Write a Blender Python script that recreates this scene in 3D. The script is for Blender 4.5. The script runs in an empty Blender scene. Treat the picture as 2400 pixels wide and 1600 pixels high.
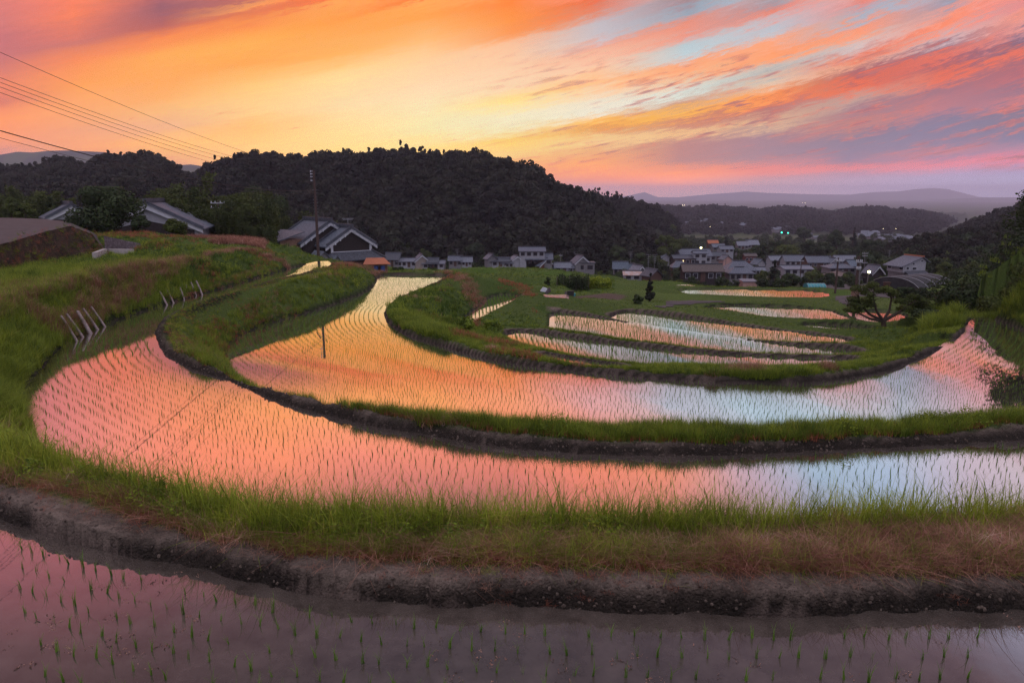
import bpy, bmesh, math, random
import numpy as np
from mathutils import Vector, Matrix, Euler
from mathutils.bvhtree import BVHTree
R = math.radians
SC = bpy.context.scene
COL = SC.collection
rng = np.random.default_rng(7)
random.seed(11)

# ------------------------------------------------------------------ camera
CAMZ, PITCH, FPX = 5.0, R(12.17), 1600.0
cam_d = bpy.data.cameras.new("camera")
cam = bpy.data.objects.new("camera", cam_d)
COL.objects.link(cam)
cam.location = (0, 0, CAMZ)
cam.rotation_euler = (R(90) - PITCH, 0, 0)
cam_d.sensor_width = 36.0
cam_d.lens = 24.0
cam_d.clip_start = 0.1
cam_d.clip_end = 40000
SC.camera = cam

# ------------------------------------------------------------------ render look
SC.view_settings.view_transform = 'Standard'
SC.view_settings.look = 'None'
SC.view_settings.exposure = 0.0
SC.view_settings.gamma = 1.0
SC.cycles.max_bounces = 5
SC.cycles.diffuse_bounces = 2
SC.cycles.glossy_bounces = 3
SC.cycles.transmission_bounces = 2
SC.cycles.volume_bounces = 0
SC.cycles.transparent_max_bounces = 4
SC.cycles.caustics_reflective = False
SC.cycles.caustics_refractive = False
SC.cycles.use_denoising = True
SC.cycles.denoising_prefilter = 'NONE'
SC.cycles.denoising_input_passes = 'RGB_ALBEDO_NORMAL'
SC.cycles.sample_clamp_indirect = 4.0

def lin(c):
    return tuple((v / 255 / 12.92) if v / 255 <= 0.04045 else ((v / 255 + 0.055) / 1.055) ** 2.4 for v in c)

# ------------------------------------------------------------------ sky (afterglow, sun already below the hills)
# elevation in degrees -> colour, one list per azimuth (left to right through the view)
def el_of(v, u):
    x = (u - 1200) / FPX; y = (800 - v) / FPX
    Y = math.cos(PITCH) + y * math.sin(PITCH); Z = -math.sin(PITCH) + y * math.cos(PITCH)
    return math.degrees(math.atan2(Z, math.hypot(x, Y)))
SKY = [
 [(0,215,120,115),(60,205,118,118),(102,195,110,115),(165,210,118,108),(204,235,130,98),(235,215,115,100),(280,255,150,90),(330,240,145,105),(352,215,135,115),(400,175,112,115)],
 [(0,250,128,95),(40,250,130,90),(75,225,120,98),(100,205,115,105),(140,248,138,82),(200,255,160,80),(250,250,165,100),(300,240,160,115),(345,250,160,100),(400,190,118,112)],
 [(0,170,98,104),(30,155,95,105),(65,190,100,90),(90,250,138,75),(130,255,170,80),(200,255,165,85),(250,250,185,115),(290,240,175,130),(340,255,185,105),(400,215,140,110)],
 [(0,185,100,95),(30,220,110,80),(60,255,150,70),(100,255,175,80),(150,255,165,75),(200,255,200,120),(250,255,205,135),(300,255,190,110),(350,255,200,120),(420,250,170,110)],
 [(0,245,115,60),(50,255,155,65),(100,255,175,90),(130,255,175,85),(180,255,215,145),(250,250,215,160),(300,255,215,145),(350,255,215,130),(420,250,180,110)],
 [(0,250,120,55),(40,255,160,70),(80,255,180,105),(120,255,200,140),(200,255,215,170),(250,250,225,175),(300,245,225,165),(345,255,215,130),(420,250,180,110)],
 [(0,255,130,50),(40,255,145,60),(80,250,150,80),(103,250,190,150),(150,252,205,165),(200,250,210,170),(240,255,220,130),(270,243,228,190),(300,240,225,180),(330,250,200,95),(360,245,200,120),(400,240,150,95),(440,215,130,110)],
 [(0,235,105,65),(30,222,140,115),(55,195,185,190),(80,200,190,195),(110,240,165,140),(150,250,200,165),(200,255,190,130),(235,240,222,195),(265,235,225,205),(285,255,185,80),(305,225,145,70),(325,245,205,140),(355,232,165,110),(395,252,155,80),(420,228,130,95),(450,215,140,130)],
 [(0,165,130,135),(25,150,165,180),(52,232,140,115),(80,235,150,130),(108,185,200,205),(130,190,205,210),(155,255,160,105),(185,240,190,150),(215,215,222,212),(245,205,150,120),(268,255,185,65),(292,200,120,105),(310,240,190,130),(335,190,128,120),(380,185,125,120),(405,255,145,85),(430,222,130,115),(455,200,140,140)],
 [(0,160,150,160),(28,235,130,105),(55,200,185,190),(78,185,195,205),(100,250,165,125),(128,255,155,95),(150,200,185,175),(170,180,175,172),(200,225,195,170),(232,255,145,55),(258,180,105,105),(288,225,180,140),(318,165,125,135),(370,165,125,135),(400,235,125,110),(420,190,130,135),(445,195,145,150)],
 [(0,230,130,115),(35,165,175,190),(60,250,150,112),(85,245,160,125),(108,205,195,195),(135,235,115,80),(155,235,160,130),(180,160,95,105),(205,240,110,65),(235,190,155,145),(262,165,120,130),(290,195,125,115),(320,140,120,140),(375,150,120,140),(392,225,120,118),(410,175,130,150),(440,182,145,165)],
 [(0,150,150,170),(38,250,150,120),(60,255,140,100),(95,200,175,180),(115,150,105,120),(133,240,115,85),(155,165,95,105),(180,235,110,75),(215,160,112,125),(250,190,120,125),(285,135,120,145),(335,145,122,145),(352,205,125,132),(368,155,125,150),(388,225,122,130),(410,170,138,165),(440,172,145,172)],
 [(0,225,130,130),(20,255,145,110),(50,235,160,150),(78,150,120,140),(92,120,98,120),(115,240,115,85),(145,160,100,112),(175,195,105,105),(205,140,110,130),(230,205,120,120),(258,130,115,135),(320,138,120,145),(345,170,125,145),(378,215,122,140),(400,165,135,165),(440,168,145,172)],
]
# above the frame (known from the water's reflection): (elevation, colour)
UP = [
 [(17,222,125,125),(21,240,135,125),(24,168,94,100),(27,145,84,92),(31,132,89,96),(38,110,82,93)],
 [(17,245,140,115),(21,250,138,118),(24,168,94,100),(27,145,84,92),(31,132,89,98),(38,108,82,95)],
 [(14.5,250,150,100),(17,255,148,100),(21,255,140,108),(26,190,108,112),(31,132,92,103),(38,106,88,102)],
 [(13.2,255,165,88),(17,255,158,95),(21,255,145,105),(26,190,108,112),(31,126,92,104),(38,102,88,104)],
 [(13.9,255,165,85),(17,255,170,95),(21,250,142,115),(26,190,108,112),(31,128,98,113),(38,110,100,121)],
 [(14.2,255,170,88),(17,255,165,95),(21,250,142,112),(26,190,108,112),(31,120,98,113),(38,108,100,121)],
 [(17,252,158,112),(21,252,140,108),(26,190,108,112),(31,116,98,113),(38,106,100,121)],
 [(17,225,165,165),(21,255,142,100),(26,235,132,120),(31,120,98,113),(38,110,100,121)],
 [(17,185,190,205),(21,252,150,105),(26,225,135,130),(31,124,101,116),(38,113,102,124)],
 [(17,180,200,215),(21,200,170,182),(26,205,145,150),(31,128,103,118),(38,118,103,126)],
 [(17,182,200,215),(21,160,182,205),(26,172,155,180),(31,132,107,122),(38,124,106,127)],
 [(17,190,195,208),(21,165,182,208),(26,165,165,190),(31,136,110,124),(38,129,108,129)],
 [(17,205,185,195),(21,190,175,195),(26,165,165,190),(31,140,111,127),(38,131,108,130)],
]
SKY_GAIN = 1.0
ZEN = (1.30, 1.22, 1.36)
wd = bpy.data.worlds.new("World"); SC.world = wd; wd.use_nodes = True
nt = wd.node_tree; nt.nodes.clear()
def N(t, **k):
    n = nt.nodes.new(t)
    for a, b in k.items(): setattr(n, a, b)
    return n
def L(a, b): nt.links.new(a, b)
def M(op, a, b=None, c=None, clamp=False):
    n = N('ShaderNodeMath', operation=op); n.use_clamp = clamp
    for i, q in enumerate((a, b, c)):
        if q is None: continue
        if isinstance(q, (int, float)): n.inputs[i].default_value = q
        else: L(q, n.inputs[i])
    return n.outputs[0]
HZ_TOP, HZ_DEN, HZ_S = 205.0, 1.1e-4, (.27, .12, .19)
def behind_haze(c, e):
    """sky radiance that lies behind the haze layer so that it arrives as the colour seen from the ground"""
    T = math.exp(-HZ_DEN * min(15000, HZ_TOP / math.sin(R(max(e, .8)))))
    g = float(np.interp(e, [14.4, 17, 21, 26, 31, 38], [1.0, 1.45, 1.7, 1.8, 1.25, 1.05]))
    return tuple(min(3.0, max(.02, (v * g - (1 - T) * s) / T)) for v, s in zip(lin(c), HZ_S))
def build_world():
    out = N('ShaderNodeOutputWorld'); bg = N('ShaderNodeBackground')
    tc = N('ShaderNodeTexCoord'); sp = N('ShaderNodeSeparateXYZ'); L(tc.outputs['Generated'], sp.inputs[0])
    X, Y, Z = sp.outputs
    el = M('MULTIPLY', M('ARCSINE', Z), 180 / math.pi)
    Ys = M('MAXIMUM', Y, 0.05)
    tanaz = M('MINIMUM', M('MAXIMUM', M('DIVIDE', X, Ys), -3.0), 3.0)
    ci = M('MINIMUM', M('MAXIMUM', M('MULTIPLY_ADD', tanaz, 8.4, 6.0), -1.5), 13.5)
    # streak slope (deg of elevation per column), flat at the horizon
    sl = M('MULTIPLY', M('MINIMUM', M('MAXIMUM', M('DIVIDE', el, 9.0), 0.06), 1.25), 1.22)
    # streak coordinate: constant along a streak
    g = M('ADD', el, M('MULTIPLY', M('LOGARITHM', M('ADD', M('MAXIMUM', el, 0.0), 0.7), math.e), 3.2))
    q = M('SUBTRACT', g, M('MULTIPLY', ci, 1.9))
    def nz(sq, sc_, z, det=4, rough=0.55, scale=1.0, dist=0.0):
        cb = N('ShaderNodeCombineXYZ'); L(M('MULTIPLY', q, sq), cb.inputs[0]); L(M('MULTIPLY', ci, sc_), cb.inputs[1]); cb.inputs[2].default_value = z
        t = N('ShaderNodeTexNoise'); t.inputs['Scale'].default_value = scale; t.inputs['Detail'].default_value = det
        t.inputs['Roughness'].default_value = rough; t.inputs['Distortion'].default_value = dist
        L(cb.outputs[0], t.inputs['Vector']); return M('SUBTRACT', t.outputs['Fac'], 0.5)
    n1 = nz(0.55, 0.35, 1.3, 5, 0.6, 1.0, 0.4)
    n2 = nz(2.4, 1.6, 7.7, 6, 0.65, 1.0, 0.5)
    n3 = nz(2.2, 3.2, 3.1, 7, 0.72, 1.5, 0.9)
    amp = M('MINIMUM', M('MAXIMUM', M('MULTIPLY', el, 0.22), 0.25), 1.0)
    pert = M('MULTIPLY', M('ADD', M('MULTIPLY', n1, 1.6), M('MULTIPLY', M('ADD', M('MULTIPLY', n2, 1.9), M('MULTIPLY', n3, 2.4)), M('MULTIPLY_ADD', ci, .085, .12, clamp=True))), amp)
    total = None
    for i, colm in enumerate(SKY):
        u = i * 200
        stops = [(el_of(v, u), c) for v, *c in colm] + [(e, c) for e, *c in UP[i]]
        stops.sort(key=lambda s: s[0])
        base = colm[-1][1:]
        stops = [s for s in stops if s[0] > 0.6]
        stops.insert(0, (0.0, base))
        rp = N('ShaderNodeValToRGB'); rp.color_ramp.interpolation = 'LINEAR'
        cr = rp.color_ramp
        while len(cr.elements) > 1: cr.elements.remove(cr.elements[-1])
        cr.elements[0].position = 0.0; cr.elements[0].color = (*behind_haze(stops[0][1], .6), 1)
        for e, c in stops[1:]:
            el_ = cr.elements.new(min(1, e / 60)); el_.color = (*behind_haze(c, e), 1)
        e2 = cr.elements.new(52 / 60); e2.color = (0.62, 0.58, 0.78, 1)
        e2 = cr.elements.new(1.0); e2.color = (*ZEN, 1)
        ee = M('SUBTRACT', el, M('MULTIPLY', M('SUBTRACT', ci, float(i)), sl))
        ee = M('ADD', ee, pert)
        # keep the lowest degree steady
        kk = M('MINIMUM', M('MAXIMUM', M('DIVIDE', el, 1.6), 0.0), 1.0)
        ee = M('ADD', M('MULTIPLY', ee, kk), M('MULTIPLY', el, M('SUBTRACT', 1.0, kk)))
        L(M('DIVIDE', ee, 60.0, clamp=True), rp.inputs['Fac'])
        if i == 0: w = M('SUBTRACT', 1.0, M('SUBTRACT', ci, 0.0), clamp=True)
        elif i == 12: w = M('SUBTRACT', 1.0, M('SUBTRACT', 12.0, ci), clamp=True)
        else: w = M('SUBTRACT', 1.0, M('ABSOLUTE', M('SUBTRACT', ci, float(i))), clamp=True)
        mx = N('ShaderNodeVectorMath', operation='SCALE'); L(rp.outputs['Color'], mx.inputs[0]); L(w, mx.inputs['Scale'])
        if total is None: total = mx.outputs[0]
        else:
            ad = N('ShaderNodeVectorMath', operation='ADD'); L(total, ad.inputs[0]); L(mx.outputs[0], ad.inputs[1]); total = ad.outputs[0]
    # brightness texture
    br = M('ADD', 1.0, M('ADD', M('MULTIPLY', n2, 0.16), M('MULTIPLY', n3, 0.22)))
    sc = N('ShaderNodeVectorMath', operation='SCALE'); L(total, sc.inputs[0]); L(br, sc.inputs['Scale'])
    def ramp(x, a, b): return M('MULTIPLY_ADD', x, 1 / (b - a), -a / (b - a), clamp=True)
    def tint(src, f, c):
        m = N('ShaderNodeMix'); m.data_type = 'RGBA'; L(f, m.inputs[0]); L(src, m.inputs[6]); m.inputs[7].default_value = (*lin(c), 1); return m.outputs[2]
    n4 = nz(2.0, 2.6, 11.0, 8, 0.62, 1.0, 0.3); n5 = nz(0.9, 0.55, 21.0, 3, 0.5, 1.0, 0.2)
    band = M('MULTIPLY', ramp(ci, 5.0, 8.0), M('MULTIPLY', ramp(el, 1.2, 2.4), ramp(el, 12.0, 8.5)))
    cl = M('MULTIPLY', M('MULTIPLY', ramp(n4, .02, .12), ramp(n5, .0, .10)), band)
    n4b = nz(2.0, 2.6, 11.12, 8, 0.62, 1.0, 0.3)
    lit_ = M('MULTIPLY', M('MULTIPLY', ramp(M('ADD', n4b, .03), .02, .12), ramp(n5, -.02, .08)), band)
    src = tint(sc.outputs[0], M('MULTIPLY', lit_, .55), (255, 128, 80))
    src = tint(src, M('MULTIPLY', cl, .62), (140, 98, 118))
    # small low cloudlets over the big hill
    n6 = nz(3.4, 2.4, 31.0, 6, 0.6, 1.0, 0.2); b2 = M('MULTIPLY', ramp(ci, 6.5, 5.5), M('MULTIPLY', ramp(el, 1.5, 3.0), ramp(el, 8.0, 5.5)))
    src = tint(src, M('MULTIPLY', M('MULTIPLY', ramp(n6, .13, .21), b2), .6), (238, 150, 95))
    # behind the camera and overhead: even dusk sky
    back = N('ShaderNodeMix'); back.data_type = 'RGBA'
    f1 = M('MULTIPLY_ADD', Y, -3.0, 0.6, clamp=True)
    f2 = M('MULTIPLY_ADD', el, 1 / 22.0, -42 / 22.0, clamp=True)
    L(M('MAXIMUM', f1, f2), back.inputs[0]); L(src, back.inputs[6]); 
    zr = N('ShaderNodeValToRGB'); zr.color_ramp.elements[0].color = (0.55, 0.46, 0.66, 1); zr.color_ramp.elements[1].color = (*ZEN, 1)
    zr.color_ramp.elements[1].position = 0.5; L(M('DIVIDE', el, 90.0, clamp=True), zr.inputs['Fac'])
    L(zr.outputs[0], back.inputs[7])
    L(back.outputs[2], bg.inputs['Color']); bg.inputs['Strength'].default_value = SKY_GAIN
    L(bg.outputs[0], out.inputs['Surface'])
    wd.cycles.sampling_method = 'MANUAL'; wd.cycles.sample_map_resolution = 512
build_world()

# ------------------------------------------------------------------ measuring helpers (trace coordinates are 2352 x 1568)
cp, sp_ = math.cos(PITCH), math.sin(PITCH)
def ray(u, v):
    x = (u / 0.98 - 1200) / FPX; y = (800 - v / 0.98) / FPX
    return x, cp + y * sp_, -sp_ + y * cp
def PZ(u, v, z):
    a, b, c = ray(u, v); t = (z - CAMZ) / c
    return (a * t, b * t, z)
def PD(u, v, d):
    a, b, c = ray(u, v); t = d / b
    return (a * t, d, CAMZ + c * t)
def SD(u, v, d):           # the same from 2400 x 1600 coordinates
    return PD(u * 0.98, v * 0.98, d)
def mpp(d, u=0, h=8):      # metres per 2400-px pixel at ground distance d
    return (d * cp + h * sp_) / FPX

# ------------------------------------------------------------------ object helpers
def tag(o, label=None, cat=None, group=None, kind=None):
    if label: o['label'] = label
    if cat: o['category'] = cat
    if group: o['group'] = group
    if kind: o['kind'] = kind
    return o
def empty(name, loc, rz=0.0, label=None, cat=None, group=None, scale=1.0):
    o = bpy.data.objects.new(name, None); COL.objects.link(o)
    o.location = loc; o.rotation_euler = (0, 0, rz); o.scale = (scale,) * 3
    o.empty_display_size = 0.3
    return tag(o, label, cat, group)
def mesh_np(name, V, F, mats=(), smooth=False, midx=None):
    me = bpy.data.meshes.new(name)
    V = np.asarray(V, dtype=np.float32)
    if isinstance(F, np.ndarray):
        n = F.shape[1]
        me.vertices.add(len(V)); me.vertices.foreach_set('co', V.ravel())
        me.loops.add(F.size); me.loops.foreach_set('vertex_index', F.astype(np.int32).ravel())
        me.polygons.add(len(F)); me.polygons.foreach_set('loop_start', np.arange(0, F.size, n, dtype=np.int32))
        me.update(calc_edges=True)
    else:
        me.from_pydata([tuple(map(float, v)) for v in V], [], [tuple(f) for f in F]); me.update()
    for m in mats: me.materials.append(m)
    if midx is not None: me.polygons.foreach_set('material_index', np.asarray(midx, dtype=np.int32))
    if smooth: me.polygons.foreach_set('use_smooth', np.ones(len(me.polygons), dtype=bool))
    return me
def link(name, me, parent=None):
    o = bpy.data.objects.new(name, me); COL.objects.link(o)
    if parent is not None: o.parent = parent
    return o
class MB:
    """collects shapes; build() makes ONE mesh object"""
    def __init__(s): s.V = []; s.F = []
    def add(s, V, F):
        k = len(s.V); s.V += [tuple(v) for v in V]; s.F += [tuple(i + k for i in f) for f in F]; return s
    def box(s, c, size, rz=0.0, rx=0.0, ry=0.0, taper=1.0):
        hx, hy, hz = (q / 2 for q in size)
        m = Euler((rx, ry, rz)).to_matrix()
        P = []
        for z in (-hz, hz):
            t = taper if z > 0 else 1
            for x, y in ((-hx, -hy), (hx, -hy), (hx, hy), (-hx, hy)): P.append(m @ Vector((x * t, y * t, z)) + Vector(c))
        return s.add(P, [(3, 2, 1, 0), (4, 5, 6, 7), (0, 1, 5, 4), (1, 2, 6, 5), (2, 3, 7, 6), (3, 0, 4, 7)])
    def bar(s, a, b, r0, r1=None, n=8):
        r1 = r0 if r1 is None else r1
        a, b = Vector(a), Vector(b); d = (b - a)
        if d.length < 1e-6: return s
        d.normalize(); u = d.orthogonal().normalized(); w = d.cross(u)
        P = []
        for c, r in ((a, r0), (b, r1)):
            for i in range(n):
                t = 2 * math.pi * i / n; P.append(c + (u * math.cos(t) + w * math.sin(t)) * r)
        F = [(i, (i + 1) % n, n + (i + 1) % n, n + i) for i in range(n)] + [tuple(range(n))[::-1], tuple(range(n, 2 * n))]
        return s.add(P, F)
    def tube(s, pts, rad, n=6):
        for i in range(len(pts) - 1):
            r0 = rad[i] if hasattr(rad, '__len__') else rad; r1 = rad[i + 1] if hasattr(rad, '__len__') else rad
            s.bar(pts[i], pts[i + 1], r0, r1, n)
        return s
    def poly(s, pts): return s.add(pts, [tuple(range(len(pts)))])
    def slab(s, pts, t):       # a flat polygon given thickness t downward
        n = len(pts); P = [tuple(p) for p in pts] + [(p[0], p[1], p[2] - t) for p in pts]
        F = [tuple(range(n)), tuple(range(n, 2 * n))[::-1]] + [(i, i + n, (i + 1) % n + n, (i + 1) % n) for i in range(n)]
        return s.add(P, F)
    def build(s, name, mat, parent=None, smooth=False):
        me = mesh_np(name, s.V, s.F, (mat,), smooth)
        return link(name, me, parent)

# ------------------------------------------------------------------ materials
def mat(name): 
    m = bpy.data.materials.new(name); m.use_nodes = True
    t = m.node_tree; b = t.nodes['Principled BSDF']; return m, t, b
def noisy(name, c1, c2, scale=4.0, rough=0.9, detail=5, bump=0.0, bscale=None, spec=0.2, c3=None, dist=0.01, coord='pos', metallic=0.0):
    m, t, b = mat(name)
    g = t.nodes.new('ShaderNodeNewGeometry') if coord == 'pos' else t.nodes.new('ShaderNodeTexCoord')
    src = g.outputs['Position'] if coord == 'pos' else g.outputs['Object']
    n = t.nodes.new('ShaderNodeTexNoise'); n.inputs['Scale'].default_value = scale; n.inputs['Detail'].default_value = detail
    n.inputs['Roughness'].default_value = 0.65
    t.links.new(src, n.inputs['Vector'])
    r = t.nodes.new('ShaderNodeValToRGB'); r.color_ramp.elements[0].position = 0.32; r.color_ramp.elements[1].position = 0.68
    r.color_ramp.elements[0].color = (*c1, 1); r.color_ramp.elements[1].color = (*c2, 1)
    if c3: e = r.color_ramp.elements.new(0.5); e.color = (*c3, 1)
    t.links.new(n.outputs['Fac'], r.inputs['Fac']); t.links.new(r.outputs['Color'], b.inputs['Base Color'])
    b.inputs['Roughness'].default_value = rough; b.inputs['Specular IOR Level'].default_value = spec
    b.inputs['Metallic'].default_value = metallic
    if bump:
        n2 = t.nodes.new('ShaderNodeTexNoise'); n2.inputs['Scale'].default_value = bscale or scale * 4; n2.inputs['Detail'].default_value = 6
        t.links.new(src, n2.inputs['Vector'])
        bp = t.nodes.new('ShaderNodeBump'); bp.inputs['Strength'].default_value = bump; bp.inputs['Distance'].default_value = dist
        t.links.new(n2.outputs['Fac'], bp.inputs['Height']); t.links.new(bp.outputs['Normal'], b.inputs['Normal'])
    return m
def leafy(name, c1, c2, scale, transl=0.35, tip=None, rough=0.7):
    """foliage: colour varies with place and from blade to blade, some light passes through"""
    m, t, b = mat(name)
    g = t.nodes.new('ShaderNodeNewGeometry'); oi = t.nodes.new('ShaderNodeObjectInfo')
    n = t.nodes.new('ShaderNodeTexNoise'); n.inputs['Scale'].default_value = scale; n.inputs['Detail'].default_value = 4
    t.links.new(g.outputs['Position'], n.inputs['Vector'])
    a = t.nodes.new('ShaderNodeMath'); a.operation = 'MULTIPLY_ADD'; a.inputs[1].default_value = 0.35; t.links.new(g.outputs['Random Per Island'], a.inputs[0])
    a2 = t.nodes.new('ShaderNodeMath'); a2.operation = 'MULTIPLY_ADD'; a2.inputs[1].default_value = 0.25; t.links.new(oi.outputs['Random'], a2.inputs[0]); a2.inputs[2].default_value = -0.3
    t.links.new(a2.outputs[0], a.inputs[2])
    a3 = t.nodes.new('ShaderNodeMath'); a3.operation = 'ADD'; t.links.new(a.outputs[0], a3.inputs[0]); t.links.new(n.outputs['Fac'], a3.inputs[1])
    r = t.nodes.new('ShaderNodeValToRGB'); r.color_ramp.elements[0].position = 0.25; r.color_ramp.elements[1].position = 0.75
    r.color_ramp.elements[0].color = (*c1, 1); r.color_ramp.elements[1].color = (*c2, 1)
    if tip: e = r.color_ramp.elements.new(0.93); e.color = (*tip, 1)
    t.links.new(a3.outputs[0], r.inputs['Fac'])
    b.inputs['Roughness'].default_value = rough; b.inputs['Specular IOR Level'].default_value = 0.25
    t.links.new(r.outputs['Color'], b.inputs['Base Color'])
    if transl:
        tr = t.nodes.new('ShaderNodeBsdfTranslucent'); t.links.new(r.outputs['Color'], tr.inputs['Color'])
        mx = t.nodes.new('ShaderNodeMixShader'); mx.inputs[0].default_value = transl
        t.links.new(b.outputs[0], mx.inputs[1]); t.links.new(tr.outputs[0], mx.inputs[2])
        t.links.new(mx.outputs[0], t.nodes['Material Output'].inputs['Surface'])
    return m
# ------------------------------------------------------------------ terraces: outlines of the flooded paddies
def pz(lst, z): return [PZ(u, v, z)[:2] for u, v in lst]
def chaikin(p, closed=True, it=2):
    for _ in range(it):
        q = []; n = len(p)
        for i in range(n if closed else n - 1):
            a, b = p[i], p[(i + 1) % n]
            q += [(a[0] * .75 + b[0] * .25, a[1] * .75 + b[1] * .25), (a[0] * .25 + b[0] * .75, a[1] * .25 + b[1] * .75)]
        if not closed: q = [p[0]] + q + [p[-1]]
        p = q
    return p
A_FAR = [(-420,1085),(-150,1165),(0,1222),(100,1250),(300,1305),(500,1352),(700,1388),(900,1412),(1200,1430),(1500,1438),(1800,1440),(2100,1438),(2352,1434),(2700,1420),(3100,1395)]
B_FAR = [(755,606),(740,615),(700,628),(625,646),(563,664),(500,682),(437,703),(385,726),(358,748),(352,768),(360,797),(400,835),(480,875),(600,922),(700,955),(850,992),(1000,1020),(1200,1047),(1400,1060),(1600,1062),(1800,1055),(2000,1045),(2352,1025),(2800,995)]
B_NEAR = [(2800,1225),(2352,1262),(2000,1275),(1600,1285),(1200,1285),(900,1272),(700,1250),(500,1210),(300,1150),(150,1070),(80,1000),(45,925)]
B_LEFT = [(60,895),(100,840),(172,776),(237,745),(360,706),(468,674),(547,653),(625,628),(700,608),(745,598)]
C_FAR = [(868,636),(885,632),(1000,633),(1038,635),(1010,646),(950,669),(907,689),(884,708),(879,725),(890,746),(940,775),(1023,806),(1123,836),(1274,857),(1457,875),(1620,886),(1783,890),(1890,885),(1999,870),(2080,848),(2162,810),(2205,783),(2221,756),(2231,731)]
C_LEFT = [(520,800),(533,786),(573,759),(657,732),(740,709),(790,692),(840,672),(863,656),(866,640)]
C_NEAR = [(2700,1030),(2352,1050),(2000,1072),(1700,1090),(1400,1090),(1200,1079),(1050,1062),(900,1040),(760,1005),(640,955),(560,898),(525,840)]
ZB, ZCC = -1.2, -3.0
A_FAR = [(u, v - 24) for u, v in A_FAR]; B_FAR = [(u, v - 13 if v > 850 else v) for u, v in B_FAR]; C_FAR = [(u, v - 8 if v > 780 else v) for u, v in C_FAR]
PAD = {}
PAD['A'] = (0.0, chaikin(pz(A_FAR, 0) + [(16, 3.6), (8, 3.2), (-8, 3.2), (-15, 4.0)], it=1), 2.2)
PAD['B'] = (ZB, chaikin(pz(B_FAR, ZB) + pz(B_NEAR, ZB) + pz(B_LEFT, ZB), it=1), 0.85)
PAD['C'] = (ZCC, chaikin(pz(C_FAR + [(2270,730),(2310,742),(2352,760)], ZCC) + [(33.5,35),(33.5,29),(31,24)] + pz(C_NEAR, ZCC) + pz(C_LEFT, ZCC), it=1), 1.1)
E0t = [(1240,814),(1300,822),(1440,846)]; E0b = [(1432,862),(1300,842),(1240,826)]
E1t = [(1165,768),(1175,763),(1203,761),(1295,774),(1457,796),(1620,812),(1782,821),(1945,825),(1965,830)]; E1b = [(1860,850),(1700,857),(1566,852),(1457,843),(1349,827),(1240,803),(1170,778)]
E2t = [(1265,716),(1349,726),(1457,744),(1620,768),(1782,790),(1923,801),(1975,808)]; E2b = [(1965,822),(1782,820),(1620,810),(1457,789),(1349,772),(1262,760),(1268,738)]
E3t = [(1403,727),(1425,718),(1457,716),(1566,729),(1728,752),(1890,771),(1950,780)]; E3b = [(1945,798),(1782,792),(1620,773),(1484,751),(1405,732)]
Ft = [(1620,708),(1640,703),(1700,702),(1800,705),(1900,711),(1930,724),(2000,743)]; Fb = [(2000,750),(1935,744),(1850,741),(1720,733),(1630,718)]
F2t = [(1840,744),(1900,745),(2010,756)]; F2b = [(2010,765),(1860,757)]
F3t = [(1945,714),(2060,716),(2085,730)]; F3b = [(2070,745),(2000,740),(1960,728)]
Gt = [(1555,664),(1650,663),(1750,665),(1895,668)]; Gb = [(1899,683),(1800,684),(1700,682),(1610,679),(1572,672)]
G2t = [(1553,654),(1590,655)]; G2b = [(1590,660),(1556,659)]
St = [(1093,711),(1120,688),(1132,679),(1168,676),(1198,682)]; Sb = [(1093,736),(1058,754),(1035,756),(1060,735)]
for k, z, t, b, sl in (('E0',-3.5,E0t,E0b,.42),('E1',-4.1,E1t,E1b,.34),('E2',-4.6,E2t,E2b,.34),('E3',-5.1,E3t,E3b,.34),('F',-6.4,Ft,Fb,.30),('F2',-5.7,F2t,F2b,.25),
                       ('F3',-6.4,F3t,F3b,.3),('G',-8.5,Gt,Gb,.2),('G2',-9.3,G2t,G2b,.25),('S',-4.2,St,Sb,.8)):
    PAD[k] = (z, chaikin(pz(t + b, z), it=1), sl)

def dens(pts, step):
    out = []
    for a, b in zip(pts[:-1], pts[1:]):
        n = max(1, int(math.dist(a, b) / step))
        out += [(a[0] + (b[0] - a[0]) * i / n, a[1] + (b[1] - a[1]) * i / n) for i in range(n)]
    return out + [pts[-1]]
LINES = {  # upper-side bund lines: (points, cap height, mud width)
 'A': (dens(chaikin(pz(A_FAR, 0), False, 1), 1.0), 0.28, 0.55),
 'B': (dens(chaikin(pz(B_FAR[2:], ZB), False, 1), 1.2), ZB + 0.25, 0.40),
 'C': (dens(chaikin(pz(C_FAR, ZCC), False, 1), 1.5), ZCC + 0.24, 0.34),
 'S': (dens(pz([(1198,682),(1150,705),(1093,736),(1058,754)], -4.2), 1.5), -3.9, 0.4),
 'E0': (dens(chaikin(pz(E0t, -3.5), False, 1), 1.2), -3.35, 0.40), 'E1': (dens(chaikin(pz(E1t, -4.1), False, 1), 1.2), -3.89, 0.5), 'E2': (dens(chaikin(pz(E2t, -4.6), False, 1), 1.2), -4.38, 0.55),
 'E3': (dens(chaikin(pz(E3t, -5.1), False, 1), 1.2), -4.88, 0.55), 'F': (dens(chaikin(pz(Ft, -6.4), False, 1), 1.2), -6.15, 0.1), 'G': (dens(chaikin(pz(Gt, -8.5), False, 1), 1.2), -8.2, 0.1),
 'F2': (dens(chaikin(pz(F2t, -5.7), False, 1), 1.2), -5.45, 0.1), 'F3': (dens(chaikin(pz(F3t, -6.4), False, 1), 1.2), -6.2, 0.1),
}
CP = []
for k, (pts, cap, w) in LINES.items(): CP += [(x, y, cap if not (k == 'B' and y > 27) else ZB + .25 - .15 * min(1, (y - 27) / 6)) for x, y in pts]
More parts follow.
